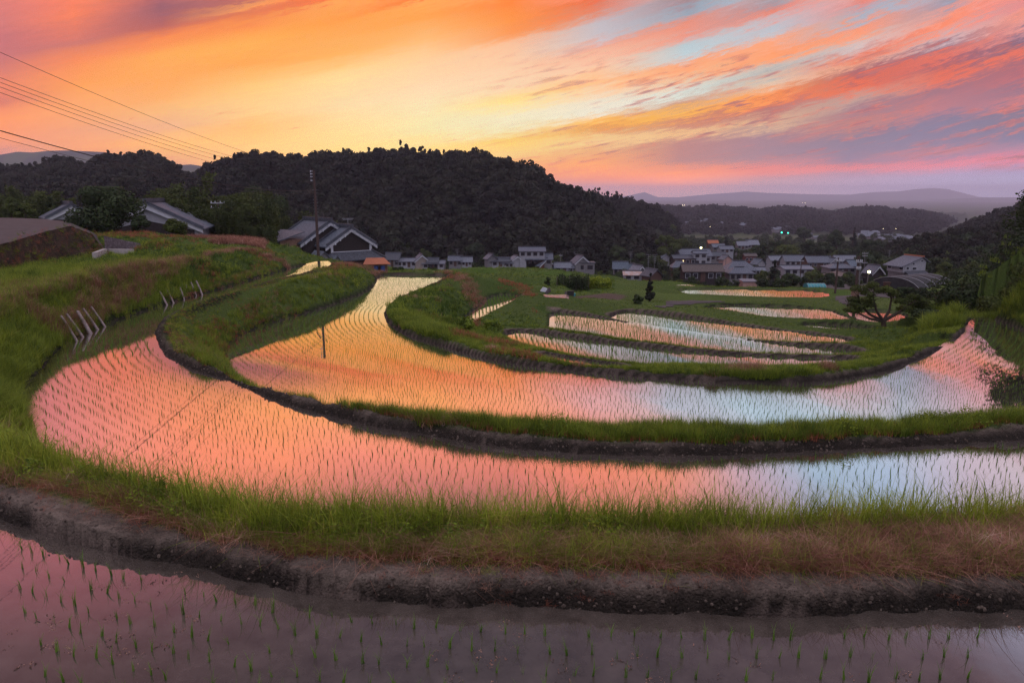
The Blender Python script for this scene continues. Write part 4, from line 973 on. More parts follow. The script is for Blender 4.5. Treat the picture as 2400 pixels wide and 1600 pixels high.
def house_body(root, L, D, He, rise, kind, wall, roof, wins=3, storeys=1, trim=False, door=True, lit=(), below=1.6, gwins=0):
    w = MB(); w.box((0, 0, (He - below) / 2), (L, D, He + below))
    if kind in ('gable', 'side'):
        zr = He + rise - .18
        w.add([(-L / 2, -D / 2, He), (-L / 2, D / 2, He), (-L / 2, 0, zr), (L / 2, -D / 2, He), (L / 2, D / 2, He), (L / 2, 0, zr)], [(0, 1, 2)[::-1], (3, 4, 5), (0, 3, 5, 2), (4, 1, 2, 5)])
    w.build('wall', MT[wall], root)
    rb, rg = roof_mesh('gable' if kind in ('gable', 'side') else kind, L, D, He, rise)
    ro = rb.build('roof', MT[roof], root)
    if rg:
        MB().box((0, 0, rg[1] + .08), (rg[0] * 2 + .1, .34, .3)).build('ridge_cap', MT['tiled_' if roof != 'tiled_' else 'tile'], ro)
    if trim and kind in ('gable', 'side'):
        k = rise / (D / 2)
        for sx in (-1, 1):
            for sy in (-1, 1):
                hx = L / 2 + .3
                MB().add([(sx * hx, 0, He + rise - .20), (sx * hx, sy * (D / 2 + .4), He - .4 * k - .20), (sx * hx, sy * (D / 2 + .4), He - .4 * k - .55), (sx * hx, 0, He + rise - .6),
                          (sx * (hx + .12), 0, He + rise - .20), (sx * (hx + .12), sy * (D / 2 + .4), He - .4 * k - .20), (sx * (hx + .12), sy * (D / 2 + .4), He - .4 * k - .55), (sx * (hx + .12), 0, He + rise - .6)],
                         [(0, 1, 2, 3), (7, 6, 5, 4), (0, 4, 5, 1), (1, 5, 6, 2), (2, 6, 7, 3), (3, 7, 4, 0)]).build('bargeboard', MT['trim'], root)
    hs = He / storeys
    for st in range(storeys):
        zc = st * hs + hs * .52
        for i in range(wins):
            x = -L / 2 + L * (i + .5) / max(1, wins); isd = door and st == 0 and i == wins // 2
            if isd: MB().box((x, -D / 2 - .02, hs * .42), (min(1.5, L / wins * .6), .06, hs * .84)).build('door', MT['brown_w'], root)
            else:
                ww, wh = min(1.7, L / wins * .55), min(1.2, hs * .42)
                f = MB().box((x, -D / 2 - .03, zc), (ww + .16, .07, wh + .16)).build('window', MT['trim' if wall in ('dark', 'red', 'brown_w') else 'brown_w'], root)
                MB().box((x, -D / 2 - .055, zc), (ww, .06, wh)).build('pane', MT['lit' if (st, i) in lit else 'glass'], f)
    for i in range(gwins):
        for sx in (-1, 1):
            y = -D / 2 + D * (i + .5) / gwins; zc = He * .62
            f = MB().box((sx * (L / 2 + .03), y, zc), (.07, 1.3, 1.0)).build('window', MT['brown_w'], root); MB().box((sx * (L / 2 + .055), y, zc), (.06, 1.12, .82)).build('pane', MT['glass'], f)
def house(u0, u1, vr, ve, vb, kind, wall, roof, label, yaw=0, cat='house', name='house', d=None, wins=3, storeys=1, depth=.75, group='houses of the valley village', **kw):
    uc = (u0 + u1) / 2
    if d is None:
        d = 215 if uc < 1430 else float(np.interp(vb, [565, 592, 605, 622, 640, 660, 670], [520, 380, 330, 290, 225, 180, 165]))
    g = SD(uc, vb, d)
    d = g[1]; m = mpp(d, uc, CAMZ - g[2]); W = (u1 - u0) * m; cy = abs(math.cos(R(yaw)))
    L = max(3.0, W - .9)
    if kind == 'gable': D = L; L = D * depth * 1.3; rz = R(90 + yaw)
    else: D = L * depth if L < 14 else L * depth * .7; rz = R(yaw)
    He = max(1.8, (vb - ve) * m + .2); tn = (CAMZ - g[2]) / d
    rise = max(.7, (ve - vr) * m - (0 if kind in ('gable',) else D / 2 * tn))
    if kind == 'flat': He = (vb - vr) * m
    back = (L if kind == 'gable' else D) / 2
    root = empty(name, (g[0] + g[0] / d * back, d + back, g[2]), rz - math.atan2(g[0], d) * .0, label, cat, group)
    if kind == 'gable': root.rotation_euler.z = R(90 + yaw)
    house_body(root, L, D, He, rise, kind, wall, roof, wins if kind != 'gable' else max(2, wins - 1), storeys, below=5, **kw)
    if kind == 'gable':
        pass
    return root
HL = [
 (904,942,594,607,626,'side','grey','tiled_','low dark roofed house just right of the big farmhouse',-8,dict()),
 (930,980,606,613,626,'side','white','tilel','long low white house with a pale roof behind the clipped shrubs',2,dict(wins=4)),
 (968,1006,598,611,625,'gable','cream','tile','house with a curved gable behind the low white house',18,dict(trim=True)),
 (1000,1030,607,615,626,'side','grey','tiled_','small dark roofed house between the gabled house and the tarps',0,dict()),
 (990,1046,617,622,630,'side','white','tilel','low white shed beside blue tarps at the edge of the field',0,dict(wins=4,door=False)),
 (1050,1086,601,610,624,'side','grey','tile','grey house under the aerial mast left of the tall leafy tree',0,dict()),
 (1080,1108,604,613,624,'side','white','tilel','pale roofed house tucked against the tall leafy tree on its left',3,dict()),
 (1140,1160,597,606,622,'gable','grey','tile','narrow gabled house just right of the tall leafy tree',25,dict()),
 (1150,1197,605,613,625,'side','white','tiled_','long dark roofed house behind the crest of the green field',0,dict()),
 (1174,1206,614,621,628,'side','white','tilel','low pale shed peeking over the field crest beside a round tree',-5,dict(door=False)),
 (1214,1279,580,589,604,'side','white','tile','two storey white house with a row of wide windows, highest on the slope',0,dict(wins=4,door=False)),
 (1229,1296,595,608,622,'side','grey','tile','wide roofed house directly below the two storey white house',0,dict(wins=4)),
 (1196,1222,601,608,620,'gable','white','tilel','small white gabled storehouse left of the wide roofed house',20,dict(trim=True)),
 (1243,1292,607,622,640,'gable','red','tile','red brown boarded storehouse with a white front at the field edge',38,dict(trim=True)),
 (1297,1346,616,627,640,'side','white','tilel','white walled building with a flat pale roof behind two small sheds',0,dict()),
 (1338,1380,601,616,632,'gable','grey','tile','grey gabled house with a television aerial above the concrete block',15,dict(trim=True)),
 (1346,1395,617,619,637,'flat','grey','tiled_','flat roofed concrete block at the edge of the green field',0,dict(wins=2,door=False)),
 (1281,1320,631,641,648,'hip','grey','tileb','low house with a blue grey roof below the field crest',0,dict()),
 (1319,1345,629,640,650,'gable','brown_w','tiled_','small brown gabled shed right of the blue grey roof',35,dict()),
 (1330,1359,636,645,652,'gable','white','tiled_','smallest shed with a dark roof, lowest in the row by the vegetable patch',30,dict(door=False)),
 (1434,1472,614,628,646,'side','grey','tileb','grey walled house with a steep blue grey roof at the edge of the lawn',-6,dict()),
 (1458,1486,619,632,646,'side','grey','tileb','lower wing house joined right of the steep blue grey roof',-6,dict()),
 (1475,1512,624,638,652,'gable','grey','tilel','grey gabled storehouse with white eaves behind the rusty shed',28,dict(trim=True)),
 (1458,1503,643,651,658,'side','white','rusty','low shed with a rust patched tin roof',-4,dict(wins=2,door=False)),
 (1506,1547,634,646,660,'gable','brown_w','tiled_','brown house mostly hidden behind the pointed conifer',30,dict()),
 (1548,1566,597,604,620,'gable','white','tilel','small white building under the wooded hill',10,dict()),
 (1586,1662,584,600,618,'side','white','tile','large old house with a long tiled roof behind the white block',0,dict(wins=4)),
 (1572,1628,599,606,622,'side','brown_w','tiled_','dark front wing with one lit window',0,dict(wins=4,lit=((0,1),),door=False)),
 (1620,1655,590,594,622,'side','white','tile','tall white two storey block with dark square windows',0,dict(wins=2,storeys=2,depth=.8,door=False)),
 (1570,1612,615,628,636,'hip','brown_w','tile','hip roofed house left of the long dark barn',0,dict()),
 (1593,1691,620,635,660,'side','dark','brown','long dark barn with a brown tin roof above the far paddies',0,dict(wins=5,depth=.4)),
 (1692,1768,612,633,648,'hip','white','tile','broad hip roofed house right of the dark barn',0,dict(wins=4)),
 (1699,1762,627,640,660,'hip','grey','tile','hip roofed pavilion in front of the broad house, shrubs at its wall',0,dict(wins=4)),
 (1656,1682,563,570,580,'side','brown_w','rust','small reddish roofed house at the foot of the far wood',0,dict()),
 (1666,1697,572,579,588,'side','grey','tile','small grey house below the reddish roof',0,dict()),
 (1682,1717,577,584,592,'side','white','tile','small pale house right of the street lamp',4,dict()),
 (1662,1700,592,600,612,'side','grey','tiled_','house beside the white two storey block half hidden by trees',-10,dict()),
 (1686,1712,600,608,618,'gable','pink','tile','small pink walled house behind the hip roofed house',15,dict(wins=2)),
 (1724,1752,566,575,584,'side','grey','tilel','left one of the wide grey roofs in front of the dark far wood',0,dict()),
 (1745,1776,563,573,582,'side','grey','tilel','right one of the wide grey roofs in front of the dark far wood',4,dict()),
 (1740,1771,596,600,618,'side','red','brown','dark red boarded house among the trees',0,dict(door=False)),
 (1762,1790,610,620,628,'gable','white','tileb','small white gabled shed right of the dark red house',20,dict(wins=2)),
 (1797,1838,600,610,622,'side','white','tilel','pale roofed house left of the long farmhouse roofs',5,dict()),
 (1831,1884,599,612,624,'side','white','tile','long farmhouse with a white wall behind the slim pole',-2,dict(wins=4)),
 (1883,1944,601,615,628,'side','brown_w','tile','long tiled farmhouse with a brown wall beside the white storehouse',-3,dict(wins=5)),
 (1929,1959,606,614,628,'gable','white','tile','bright white gabled storehouse with one small window',24,dict(trim=True,wins=2,door=False)),
 (1823,1896,624,631,645,'side','white','tilel','long low pale roof over a white wall behind dark shrubs',2,dict(wins=4,door=False)),
 (1764,1790,630,634,645,'side','white','tilel','small white annex left of the dark conifers',0,dict(wins=2,door=False)),
 (1948,2046,599,612,622,'side','white','tilel','longest pale roof at the back of the right hand row',3,dict(wins=5,depth=.5)),
 (1978,2042,611,625,634,'side','grey','tileb','blue roofed house in front of the longest pale roof',4,dict(wins=4)),
 (1931,1997,622,632,640,'hip','grey','tile','low hip roofed house above the corrugated store',0,dict(wins=4)),
 (2026,2064,624,639,654,'gable','dark','tile','gabled house with a street lamp at its corner',16,dict(trim=True,wins=2)),
 (2222,2291,622,633,648,'side','grey','tilel','long low grey roof behind the tufted grass slope',0,dict(wins=4)),
]
for (u0, u1, vr, ve, vb, kind, wall, roof, label, yaw, kw) in HL:
    house(u0, u1, vr, ve, vb, kind, wall, roof, label, yaw, **kw)
# corrugated store
g = base_at(1991, 664); m = mpp(g[1]); root = empty('corrugated_store', (g[0], g[1] + 4, g[2]), R(90), 'grey corrugated store with a shallow gable facing the car park', 'store')
D_ = 62 * m; house_body(root, 8, D_, 15 * m, 8 * m, 'gable', 'grey', 'brown', 0, gwins=0)
f = MB().box((-4.05, -1.2, 8.0 * m), (.08, 2.4, 1.1)).build('window', MT['metal'], root); MB().box((-4.09, -1.2, 8.0 * m), (.06, 2.2, .9)).build('pane', MT['glass'], f)

# the white house on the right: tall, roof falling to the left, lower storey dark
g = SD(2140, 662, 175); m = mpp(175, 0, 20); r0 = empty('white_house', (g[0], 179, g[2] - .5), R(16), 'tall white house with a long grey roof sloping left above the car park', 'house')
Lw, Dw = 74 * m, 60 * m
x0, x1 = -32 * m, 33 * m; zr = 62 * m; zl = 44 * m; zb = 27 * m
w = MB(); w.box(((x0 + x1) / 2, 0, (zb + zl) / 2), (x1 - x0, Dw * .8, zl - zb))
xp = x0 + (x1 - x0) * .80
for s in (-1,): w.add([(x0, -Dw * .4, zl), (x1, -Dw * .4, zl), (x1, -Dw * .4, zl + 9 * m), (xp, -Dw * .4, zr - .2), (x0, Dw * .4, zl), (x1, Dw * .4, zl), (x1, Dw * .4, zl + 9 * m), (xp, Dw * .4, zr - .2)], [(0, 1, 2, 3), (7, 6, 5, 4), (1, 5, 6, 2), (3, 7, 4, 0), (2, 6, 7, 3)])
w.build('wall', MT['white'], r0)
w = MB(); w.box(((x0 + x1) / 2 + .3, .2, zb / 2 - .5), (x1 - x0 - .6, Dw * .76, zb + 1)).build('lower_wall', MT['grey'], r0)
k_ = Dw * .4 + .5
ro = MB().slab([(x0 - 1.1, -k_, zl - .25), (xp, -k_, zr + .15), (xp, k_, zr + .15), (x0 - 1.1, k_, zl - .25)], .2).slab([(xp, -k_, zr + .15), (x1 + .9, -k_, zl + 6.5 * m), (x1 + .9, k_, zl + 6.5 * m), (xp, k_, zr + .15)], .2).build('roof', MT['tile'], r0)
MB().box((xp, 0, zr + .25), (.35, 2 * k_, .3)).build('ridge_cap', MT['rust'], ro)
MB().slab([(x0 + .5, -Dw * .4 - 1.3, zb - .3), (x1, -Dw * .4 - 1.3, zb - .3), (x1, -Dw * .4 - .01, zb + .4), (x0 + .5, -Dw * .4 - .01, zb + .4)], .14).build('porch_roof', MT['tiled_'], r0)
for (px, pz_, wx, wz) in ((-20, 37, 7, 5), (0, 36, 11, 5.5), (-4, 47, 5, 4), (20, 53, 6, 3.2)):
    f = MB().box((px * m, -Dw * .4 - .03, pz_ * m), (wx * m + .16, .08, wz * m + .16)).build('window', MT['trim'], r0); MB().box((px * m, -Dw * .4 - .06, pz_ * m), (wx * m, .06, wz * m)).build('pane', MT['glass'], f)
for py in (-2.0, 1.8):
    f = MB().box((x0 - .03, py, 38 * m), (.08, 1.3, 1.1)).build('window', MT['trim'], r0); MB().box((x0 - .06, py, 38 * m), (.06, 1.1, .9)).build('pane', MT['glass'], f)

# ------------------------------------------------------------------ the big farmhouse
d = 96.0; zb0 = SD(800, 640, d)[2]; m = mpp(d, 0, 10); cx = SD(826, 600, d)[0]
fh = empty('farmhouse', (cx, d, zb0), R(40), 'large old farmhouse with stacked grey tiled gables and white eaves', 'farmhouse')
zz = lambda v: SD(800, v, d)[2] - zb0
def gable_block(W, y0, y1, ze, zr, wallm, base, ov=.55, cxo=0.0):
    w = MB(); hw = W / 2 - ov; k = (zr - ze) / (W / 2); zw = ze + k * ov
    w.add([(cxo - hw, y0, base), (cxo + hw, y0, base), (cxo + hw, y0, zw - .1), (cxo, y0, zr - .15), (cxo - hw, y0, zw - .1), (cxo - hw, y1, base), (cxo + hw, y1, base), (cxo + hw, y1, zw - .1), (cxo, y1, zr - .15), (cxo - hw, y1, zw - .1)],
          [(0, 1, 2, 3, 4), (9, 8, 7, 6, 5), (1, 6, 7, 2), (2, 7, 8, 3), (3, 8, 9, 4), (4, 9, 5, 0)])
    w.build('wall', MT[wallm], fh)
    b = MB(); o = .45; sag = .12
    for s in (-1, 1):
        xm = cxo + s * W * .27; zm = (ze + zr) / 2 - sag + .02
        P = [(cxo + s * W / 2, y0 - o, ze), (xm, y0 - o, zm), (cxo, y0 - o, zr), (cxo, y1 + o, zr), (xm, y1 + o, zm), (cxo + s * W / 2, y1 + o, ze)]
        b.slab([P[0], P[1], P[4], P[5]][::s], .16).slab([P[1], P[2], P[3], P[4]][::s], .16)
    r = b.build('roof', MT['tile'], fh)
    # ridge and verge tiles
    MB().box((cxo, (y0 + y1) / 2, zr + .22), (.42, y1 - y0 + 2 * o + .2, .5)).build('ridge_cap', MT['tiled_'], r)
    for s in (-1, 1):
        q = MB(); q.tube([(cxo, y0 - o + .25, zr + .12), (cxo + s * W * .27, y0 - o + .25, (ze + zr) / 2 - sag + .14), (cxo + s * W * .47, y0 - o + .25, ze + (zr - ze) * .05 + .12)], .15, 6)
        q.tube([(cxo, y1 + o - .25, zr + .12), (cxo + s * W * .27, y1 + o - .25, (ze + zr) / 2 - sag + .14), (cxo + s * W * .47, y1 + o - .25, ze + (zr - ze) * .05 + .12)], .15, 6)
        q.build('verge_tiles', MT['tiled_'], r)
        # white plastered eave board with little blocks
        q = MB(); th = .42
        A_ = (cxo, zr - .18); B_ = (cxo + s * W * .27, (ze + zr) / 2 - sag - .16); C_ = (cxo + s * (W / 2 - .1), ze - .14)
        for (a1, a2) in ((A_, B_), (B_, C_)):
            q.add([(a1[0], y0 - .32, a1[1]), (a2[0], y0 - .32, a2[1]), (a2[0], y0 - .32, a2[1] - th), (a1[0], y0 - .32, a1[1] - th), (a1[0], y0 - .02, a1[1]), (a2[0], y0 - .02, a2[1]), (a2[0], y0 - .02, a2[1] - th), (a1[0], y0 - .02, a1[1] - th)],
                  [(0, 1, 2, 3), (7, 6, 5, 4), (0, 4, 5, 1), (1, 5, 6, 2), (2, 6, 7, 3), (3, 7, 4, 0)])
        for i in range(5):
            f = (i + .5) / 5; x_ = cxo + s * (W / 2 - .3) * f; z_ = zr - (zr - ze) * f - .30 - (sag if .2 < f < .8 else 0)
            q.box((x_, y0 - .42, z_), (.16, .3, .22))
        q.build('eave_board', MT['trim'], fh)
    return r
gable_block(9.4, 3.2, 11.5, zz(569), zz(519), 'dark', 0, cxo=-1.6)
gable_block(8.0, 0.0, 3.0, zz(575), zz(533), 'dark', 0, cxo=-.1)
# white corner posts and sill of the dark gable wall
for x in (-3.05, 2.85): MB().box((x, -.06, (zz(592) + zz(574)) / 2), (.34, .14, zz(574) - zz(592))).build('corner_post', MT['trim'], fh)
MB().box((-.1, -.07, zz(589)), (5.6, .14, .14)).build('sill', MT['trim'], fh)
# lower skirt roof round the front with a falling hip on the right
zt, zlow = zz(588.5), zz(605.5)
rf = MB().slab([(-4.6, -1.9, zlow), (4.1, -1.9, zlow - .05), (2.95, -.05, zt), (-3.0, -.05, zt)], .16).slab([(4.1, -1.9, zlow - .05), (5.2, 5.0, zlow), (3.3, 5.0, zt), (2.95, -.05, zt)], .16).slab([(-5.6, 3.0, zlow), (-4.6, -1.9, zlow), (-3.0, -.05, zt), (-3.3, 3.0, zt)], .16).build('skirt_roof', MT['tiled_'], fh)
MB().tube([(2.95, -.05, zt + .1), (4.15, -1.95, zlow + .08)], .13, 6).build('hip_tiles', MT['tiled_'], rf)
MB().box((-.2, 1.2, zlow / 2 - .6), (7.6, 5.6, zlow + 1.2)).build('lower_wall', MT['brown_w'], fh)
# brown wall of the left wing with papered windows, small gables in front
MB().box((-7.0, 7.5, (zz(560) - 1) / 2), (3.4, 7.4, zz(560) + 1)).build('wing_wall', MT['board'], fh)
for i in range(4):
    f = MB().box((-8.72, 4.8 + i * 1.6, zz(571)), (.08, 1.1, .95)).build('window', MT['brown_w'], fh); MB().box((-8.76, 4.8 + i * 1.6, zz(571)), (.05, .9, .78)).build('pane', MT['glass'], f)
sp2 = (zz(553) - zz(519))
MB().slab([(-9.4, 3.2, zz(562)), (-5.4, 3.2, zz(562) + 1.2), (-5.4, 12.0, zz(562) + 1.2), (-9.4, 12.0, zz(562))], .16).build('wing_roof', MT['tile'], fh)
for (x, zt_, wd_, y) in ((-4.9, zz(583), 2.3, -1.6), (-3.3, zz(593), 1.7, -2.2)):
    q = MB(); 
    for s in (-1, 1): q.slab([(x, y, zt_), (x + s * wd_ / 2, y, zt_ - 1.15), (x + s * wd_ / 2, y + 3, zt_ - 1.15), (x, y + 3, zt_)][::s], .13)
    q.build('gablet_roof', MT['tile'], fh); MB().add([(x, y + .2, zt_ - .15), (x - wd_ / 2 + .15, y + .2, zt_ - 1.15), (x + wd_ / 2 - .15, y + .2, zt_ - 1.15), (x - wd_ / 2 + .15, y + .2, 0), (x + wd_ / 2 - .15, y + .2, 0)], [(0, 1, 2), (1, 3, 4, 2)]).build('gablet_wall', MT['grey'], fh)
# red roofed lean-to shed
s0 = empty('lean_to_shed', (SD(893, 640, 91)[0], 91, SD(893, 640, 91)[2]), R(10), 'boarded shed with a rust red tin roof beside the big farmhouse', 'shed')
mm = mpp(91, 0, 10)
MB().box((0, 1.5, 9.2 * mm), (31 * mm, 3.0, 20 * mm)).build('wall', MT['board'], s0)
MB().slab([(-40 * mm, -.7, 22.5 * mm), (23 * mm, -.7, 22.5 * mm), (8 * mm, 2.6, 32 * mm), (-34 * mm, 2.6, 32 * mm)], .08).build('roof', MT['rust'], s0)
MB().box((-4 * mm, -.04, 8 * mm), (9 * mm, .07, 15 * mm)).build('door', MT['brown_w'], s0)
for i, (u, l_) in enumerate(((881, 'blue plastic drum standing left of the shed door'), (897, 'blue plastic drum standing right of the shed door'))):
    p = SD(u, 638, 90.2); t_ = MB(); t_.bar((0, 0, 0), (0, 0, .75), .30, .28, 14).bar((0, 0, .75), (0, 0, .82), .31, .31, 14); o = t_.build('plastic_drum', MT['blue']); o.location = (p[0], 90.4, p[2]); tag(o, l_, 'drum')

# left farm buildings
def left_house(ul, vl_, ua, va, ur, vr_, d, yaw, W, Lh, label, wallm='white', nm='storehouse'):
    a = SD(ua, va, d); m = mpp(d, 0, 4); r = empty(nm, (a[0], d, a[2] - 6.0), R(yaw), label, 'storehouse')
    ze = 6.0 - (vr_ - va) * m * 1.0; zr = 6.0
    k = (zr - ze) / (W / 2)
    MB().add([(-W / 2 + .5, 0, -1), (W / 2 - .5, 0, -1), (W / 2 - .5, 0, ze + .4 * k), (0, 0, zr - .15), (-W / 2 + .5, 0, ze + .4 * k), (-W / 2 + .5, Lh, -1), (W / 2 - .5, Lh, -1), (W / 2 - .5, Lh, ze + .4 * k), (0, Lh, zr - .15), (-W / 2 + .5, Lh, ze + .4 * k)],
             [(0, 1, 2, 3, 4), (9, 8, 7, 6, 5), (1, 6, 7, 2), (2, 7, 8, 3), (3, 8, 9, 4), (4, 9, 5, 0)]).build('wall', MT[wallm], r)
    MB().add([(-W / 2 + .9, -.04, -1), (W / 2 - .9, -.04, -1), (W / 2 - .9, -.04, ze - .3), (0, -.04, zr - 2.0), (-W / 2 + .9, -.04, ze - .3)], [(0, 1, 2, 3, 4)]).build('board_panel', MT['dark'], r)
    b = MB()
    for s in (-1, 1): b.slab([(s * (W / 2 + .2), -.6, ze - .2 * k), (0, -.6, zr), (0, Lh + .6, zr), (s * (W / 2 + .2), Lh + .6, ze - .2 * k)][::s], .16)
    ro = b.build('roof', MT['tile'], r); MB().box((0, Lh / 2, zr + .2), (.4, Lh + 1.3, .42)).build('ridge_cap', MT['tiled_'], ro)
    for s in (-1, 1):
        MB().tube([(0, -.35, zr + .1), (s * (W / 2 + .1), -.35, ze + .0)], .14, 6).build('verge_tiles', MT['tiled_'], ro)
        MB().add([(0, -.42, zr - .18), (s * (W / 2), -.42, ze - .2), (s * (W / 2), -.42, ze - .62), (0, -.42, zr - .75), (0, -.1, zr - .18), (s * (W / 2), -.1, ze - .2), (s * (W / 2), -.1, ze - .62), (0, -.1, zr - .75)],
                 [(0, 1, 2, 3), (7, 6, 5, 4), (0, 4, 5, 1), (1, 5, 6, 2), (2, 6, 7, 3), (3, 7, 4, 0)]).build('eave_board', MT['trim'], r)
left_house(310, 474, 342, 474, 448, 533, 76, 16, 11.0, 9, 'white eaved storehouse with a wide gable right of the dark bushy tree')
left_house(68, 505, 166, 479, 205, 508, 92, 38, 6.0, 8, 'grey tiled storehouse roof between the retaining wall and the bushy tree')

# ------------------------------------------------------------------ poles and wires
def pole(u0, v0, u1, v1, d, r, label, arms=(), kind='pole', insul=True, name='utility_pole'):
    b_ = SD(u1, v1, d) if d else base_at(u1, v1); d = b_[1]; t_ = SD(u0, v0, d)
    rt = empty(name, b_, 0, label, 'utility pole', 'utility poles'); ax = Vector((t_[0] - b_[0], 0, t_[2] - b_[2]))
    MB().bar(Vector((0, 0, 0)) - ax.normalized() * .8, ax, r, r * .68, 12).build('shaft', MT[kind], rt)
    m = mpp(d)
    for (dv, w) in arms:
        f = 1 - dv / (v1 - v0); c = ax * f
        a = MB().box((c.x, -r, c.z), (w * m, .12, .12)).build('crossarm', MT['metal'], rt)
        if insul:
            for s in (-.45, -.18, .18, .45): MB().bar((c.x + s * w * m, -r, c.z + .05), (c.x + s * w * m, -r, c.z + .26), .07, .05, 8).build('insulator', MT['trim'], a)
    return rt, b_, t_
P1, pb, pt = pole(735, 398, 747, 609, 77, .17, 'tall dark wooden pole standing in front of the big farmhouse', (), 'pole')
ax = Vector((pt[0] - pb[0], 0, pt[2] - pb[2]))
for i, f in enumerate((.985, .955, .925, .885)):
    c = ax * f; MB().bar((c.x - .05, 0, c.z), (c.x - .34, 0, c.z), .03, .03, 6).bar((c.x - .34, 0, c.z - .08), (c.x - .34, 0, c.z + .08), .06, .06, 8).build('insulator', MT['trim'], P1)
for i in range(9):
    c = ax * (.78 - i * .035); MB().bar((c.x - .26, 0, c.z), (c.x + .26, 0, c.z), .012, .012, 5).build('step_bolt', MT['metal'], P1)
c = ax * .78; MB().bar((c.x - .3, -.05, c.z - .25), (c.x - .75, -.05, c.z - .95), .09, .05, 8).build('cable_box', MT['wire'], P1)
pole(511, 470, 516, 556, 88, .13, 'wooden pole with two crossarms in front of the bamboo grove', ((6, 33), (17, 33)), 'pole')
for (u0, v0, u1, v1, r, l, arms, kd) in (
 (1965, 604, 1957, 690, .15, 'dark pole at the left side of the lane by the car park', ((8, 12),), 'pole'),
 (2013, 600, 2003, 718, .17, 'tallest dark pole by the lane, small sign board on its foot', ((14, 14), (30, 10)), 'pole'),
 (1879, 608, 1874, 668, .14, 'dark pole among the shrubs left of the greenhouse tunnel', ((4, 10),), 'pole'),
 (1918, 597, 1915, 640, .13, 'slim pole in front of the white storehouse gable', (), 'conc_pole'),
 (1869, 583, 1867, 630, .13, 'slim pole rising behind the long farmhouse', ((3, 8),), 'conc_pole'),
 (2027, 590, 2026, 660, .13, 'pole with wide arms behind the gabled house', ((4, 14), (10, 12), (26, 12)), 'conc_pole'),
 (2017, 608, 2012, 690, .09, 'thin steel pole just right of the tallest dark pole', (), 'conc_pole'),
 (1314, 594, 1314, 645, .13, 'slim pole between the red brown storehouse and the concrete block', ((5, 8),), 'conc_pole'),
 (1350, 588, 1350, 636, .13, 'slim pole in front of the concrete block', ((4, 8), (8, 6)), 'conc_pole'),
 (1702, 603, 1699, 640, .13, 'slim pole left of the broad hip roofed house', (), 'conc_pole')):
    pole(u0, v0, u1, v1, None, r, l, arms, kd)
def wire(p0, p1, sag, r, label):
    pts = []
    for i in range(25):
        f = i / 24; q = Vector(p0).lerp(Vector(p1), f); q.z -= sag * 4 * f * (1 - f); pts.append(q)
    o = MB().tube(pts, r, 5).build('power_line', MT['wire']); tag(o, label, 'wire', 'overhead wires crossing the sunset sky')
top = Vector(pt)
WL = [((0, 90), (735, 400), .010, .9, 'uppermost thin wire against the sunset sky'), ((0, 146), (733, 404), .010, 1.0, 'second wire from the top in the bundle of thin lines'), ((0, 157), (733, 411), .010, 1.0, 'third wire from the top in the bundle of thin lines'),
      ((0, 168), (733, 420), .010, 1.0, 'fourth wire from the top in the bundle of thin lines'), ((0, 181), (733, 428), .010, 1.0, 'lowest wire of the bundle of thin lines'), ((0, 260), (735, 446), .024, 1.3, 'thick black cable running down to the tall dark pole'), ((0, 277), (735, 452), .010, 1.3, 'thin wire below the thick black cable')]
for (a, b, r, sg, l) in WL:
    pa = Vector(SD(a[0], a[1], 30)); pb2 = Vector(SD(b[0], b[1], 77)); pa2 = pa + (pa - pb2) * .25
    wire(pa2, pb2, sg, r, l)

# ------------------------------------------------------------------ stakes on the left bank
STK = [(395,780,420,832,.045),(450,755,550,915,.06),(492,740,592,885,.06),(570,720,652,860,.085),(612,700,703,832,.06),(670,685,758,812,.05),(708,665,738,715,.05),(782,678,812,745,.045),
       (1138,615,1165,658,.035),(1178,578,1218,655,.055),(1230,565,1267,640,.05),(1272,548,1297,612,.05),(1323,545,1348,615,.05),(1365,525,1385,595,.055),(1403,505,1435,588,.055),(1443,495,1480,583,.055),(1485,483,1520,557,.055)]
SL = ['stake stub almost buried in grass, left of the near row','leftmost full stake of the near row','second full stake from the left in the near row','thickest stake of the near row','stake just right of the thickest one','last full stake on the right of the near row','short stake stub behind the near row',
      'lone thin stake right of the near row','thin slanting stick left of the far row'] + [f'{w} stake of the far row' for w in ('first','second','third','fourth','fifth','sixth','seventh','last')]
for (a, b, c, d_, r), l in zip(STK, SL):
    ft = Vector(PZ(c / 3.136 * .98, (500 + d_ / 3.136) * .98, ZB + .12)); tp = Vector(SD(a / 3.136, 500 + b / 3.136, ft.y + .55))
    t_ = MB(); t_.tube([ft - (tp - ft).normalized() * .4, ft.lerp(tp, .4) + Vector((.01, 0, 0)), tp], [r, r * .95, r * .85], 9)
    o = t_.build('wooden_stake', MT['stake']); tag(o, 'grey wooden ' + l, 'stake', 'wooden stakes holding the left grass bank')
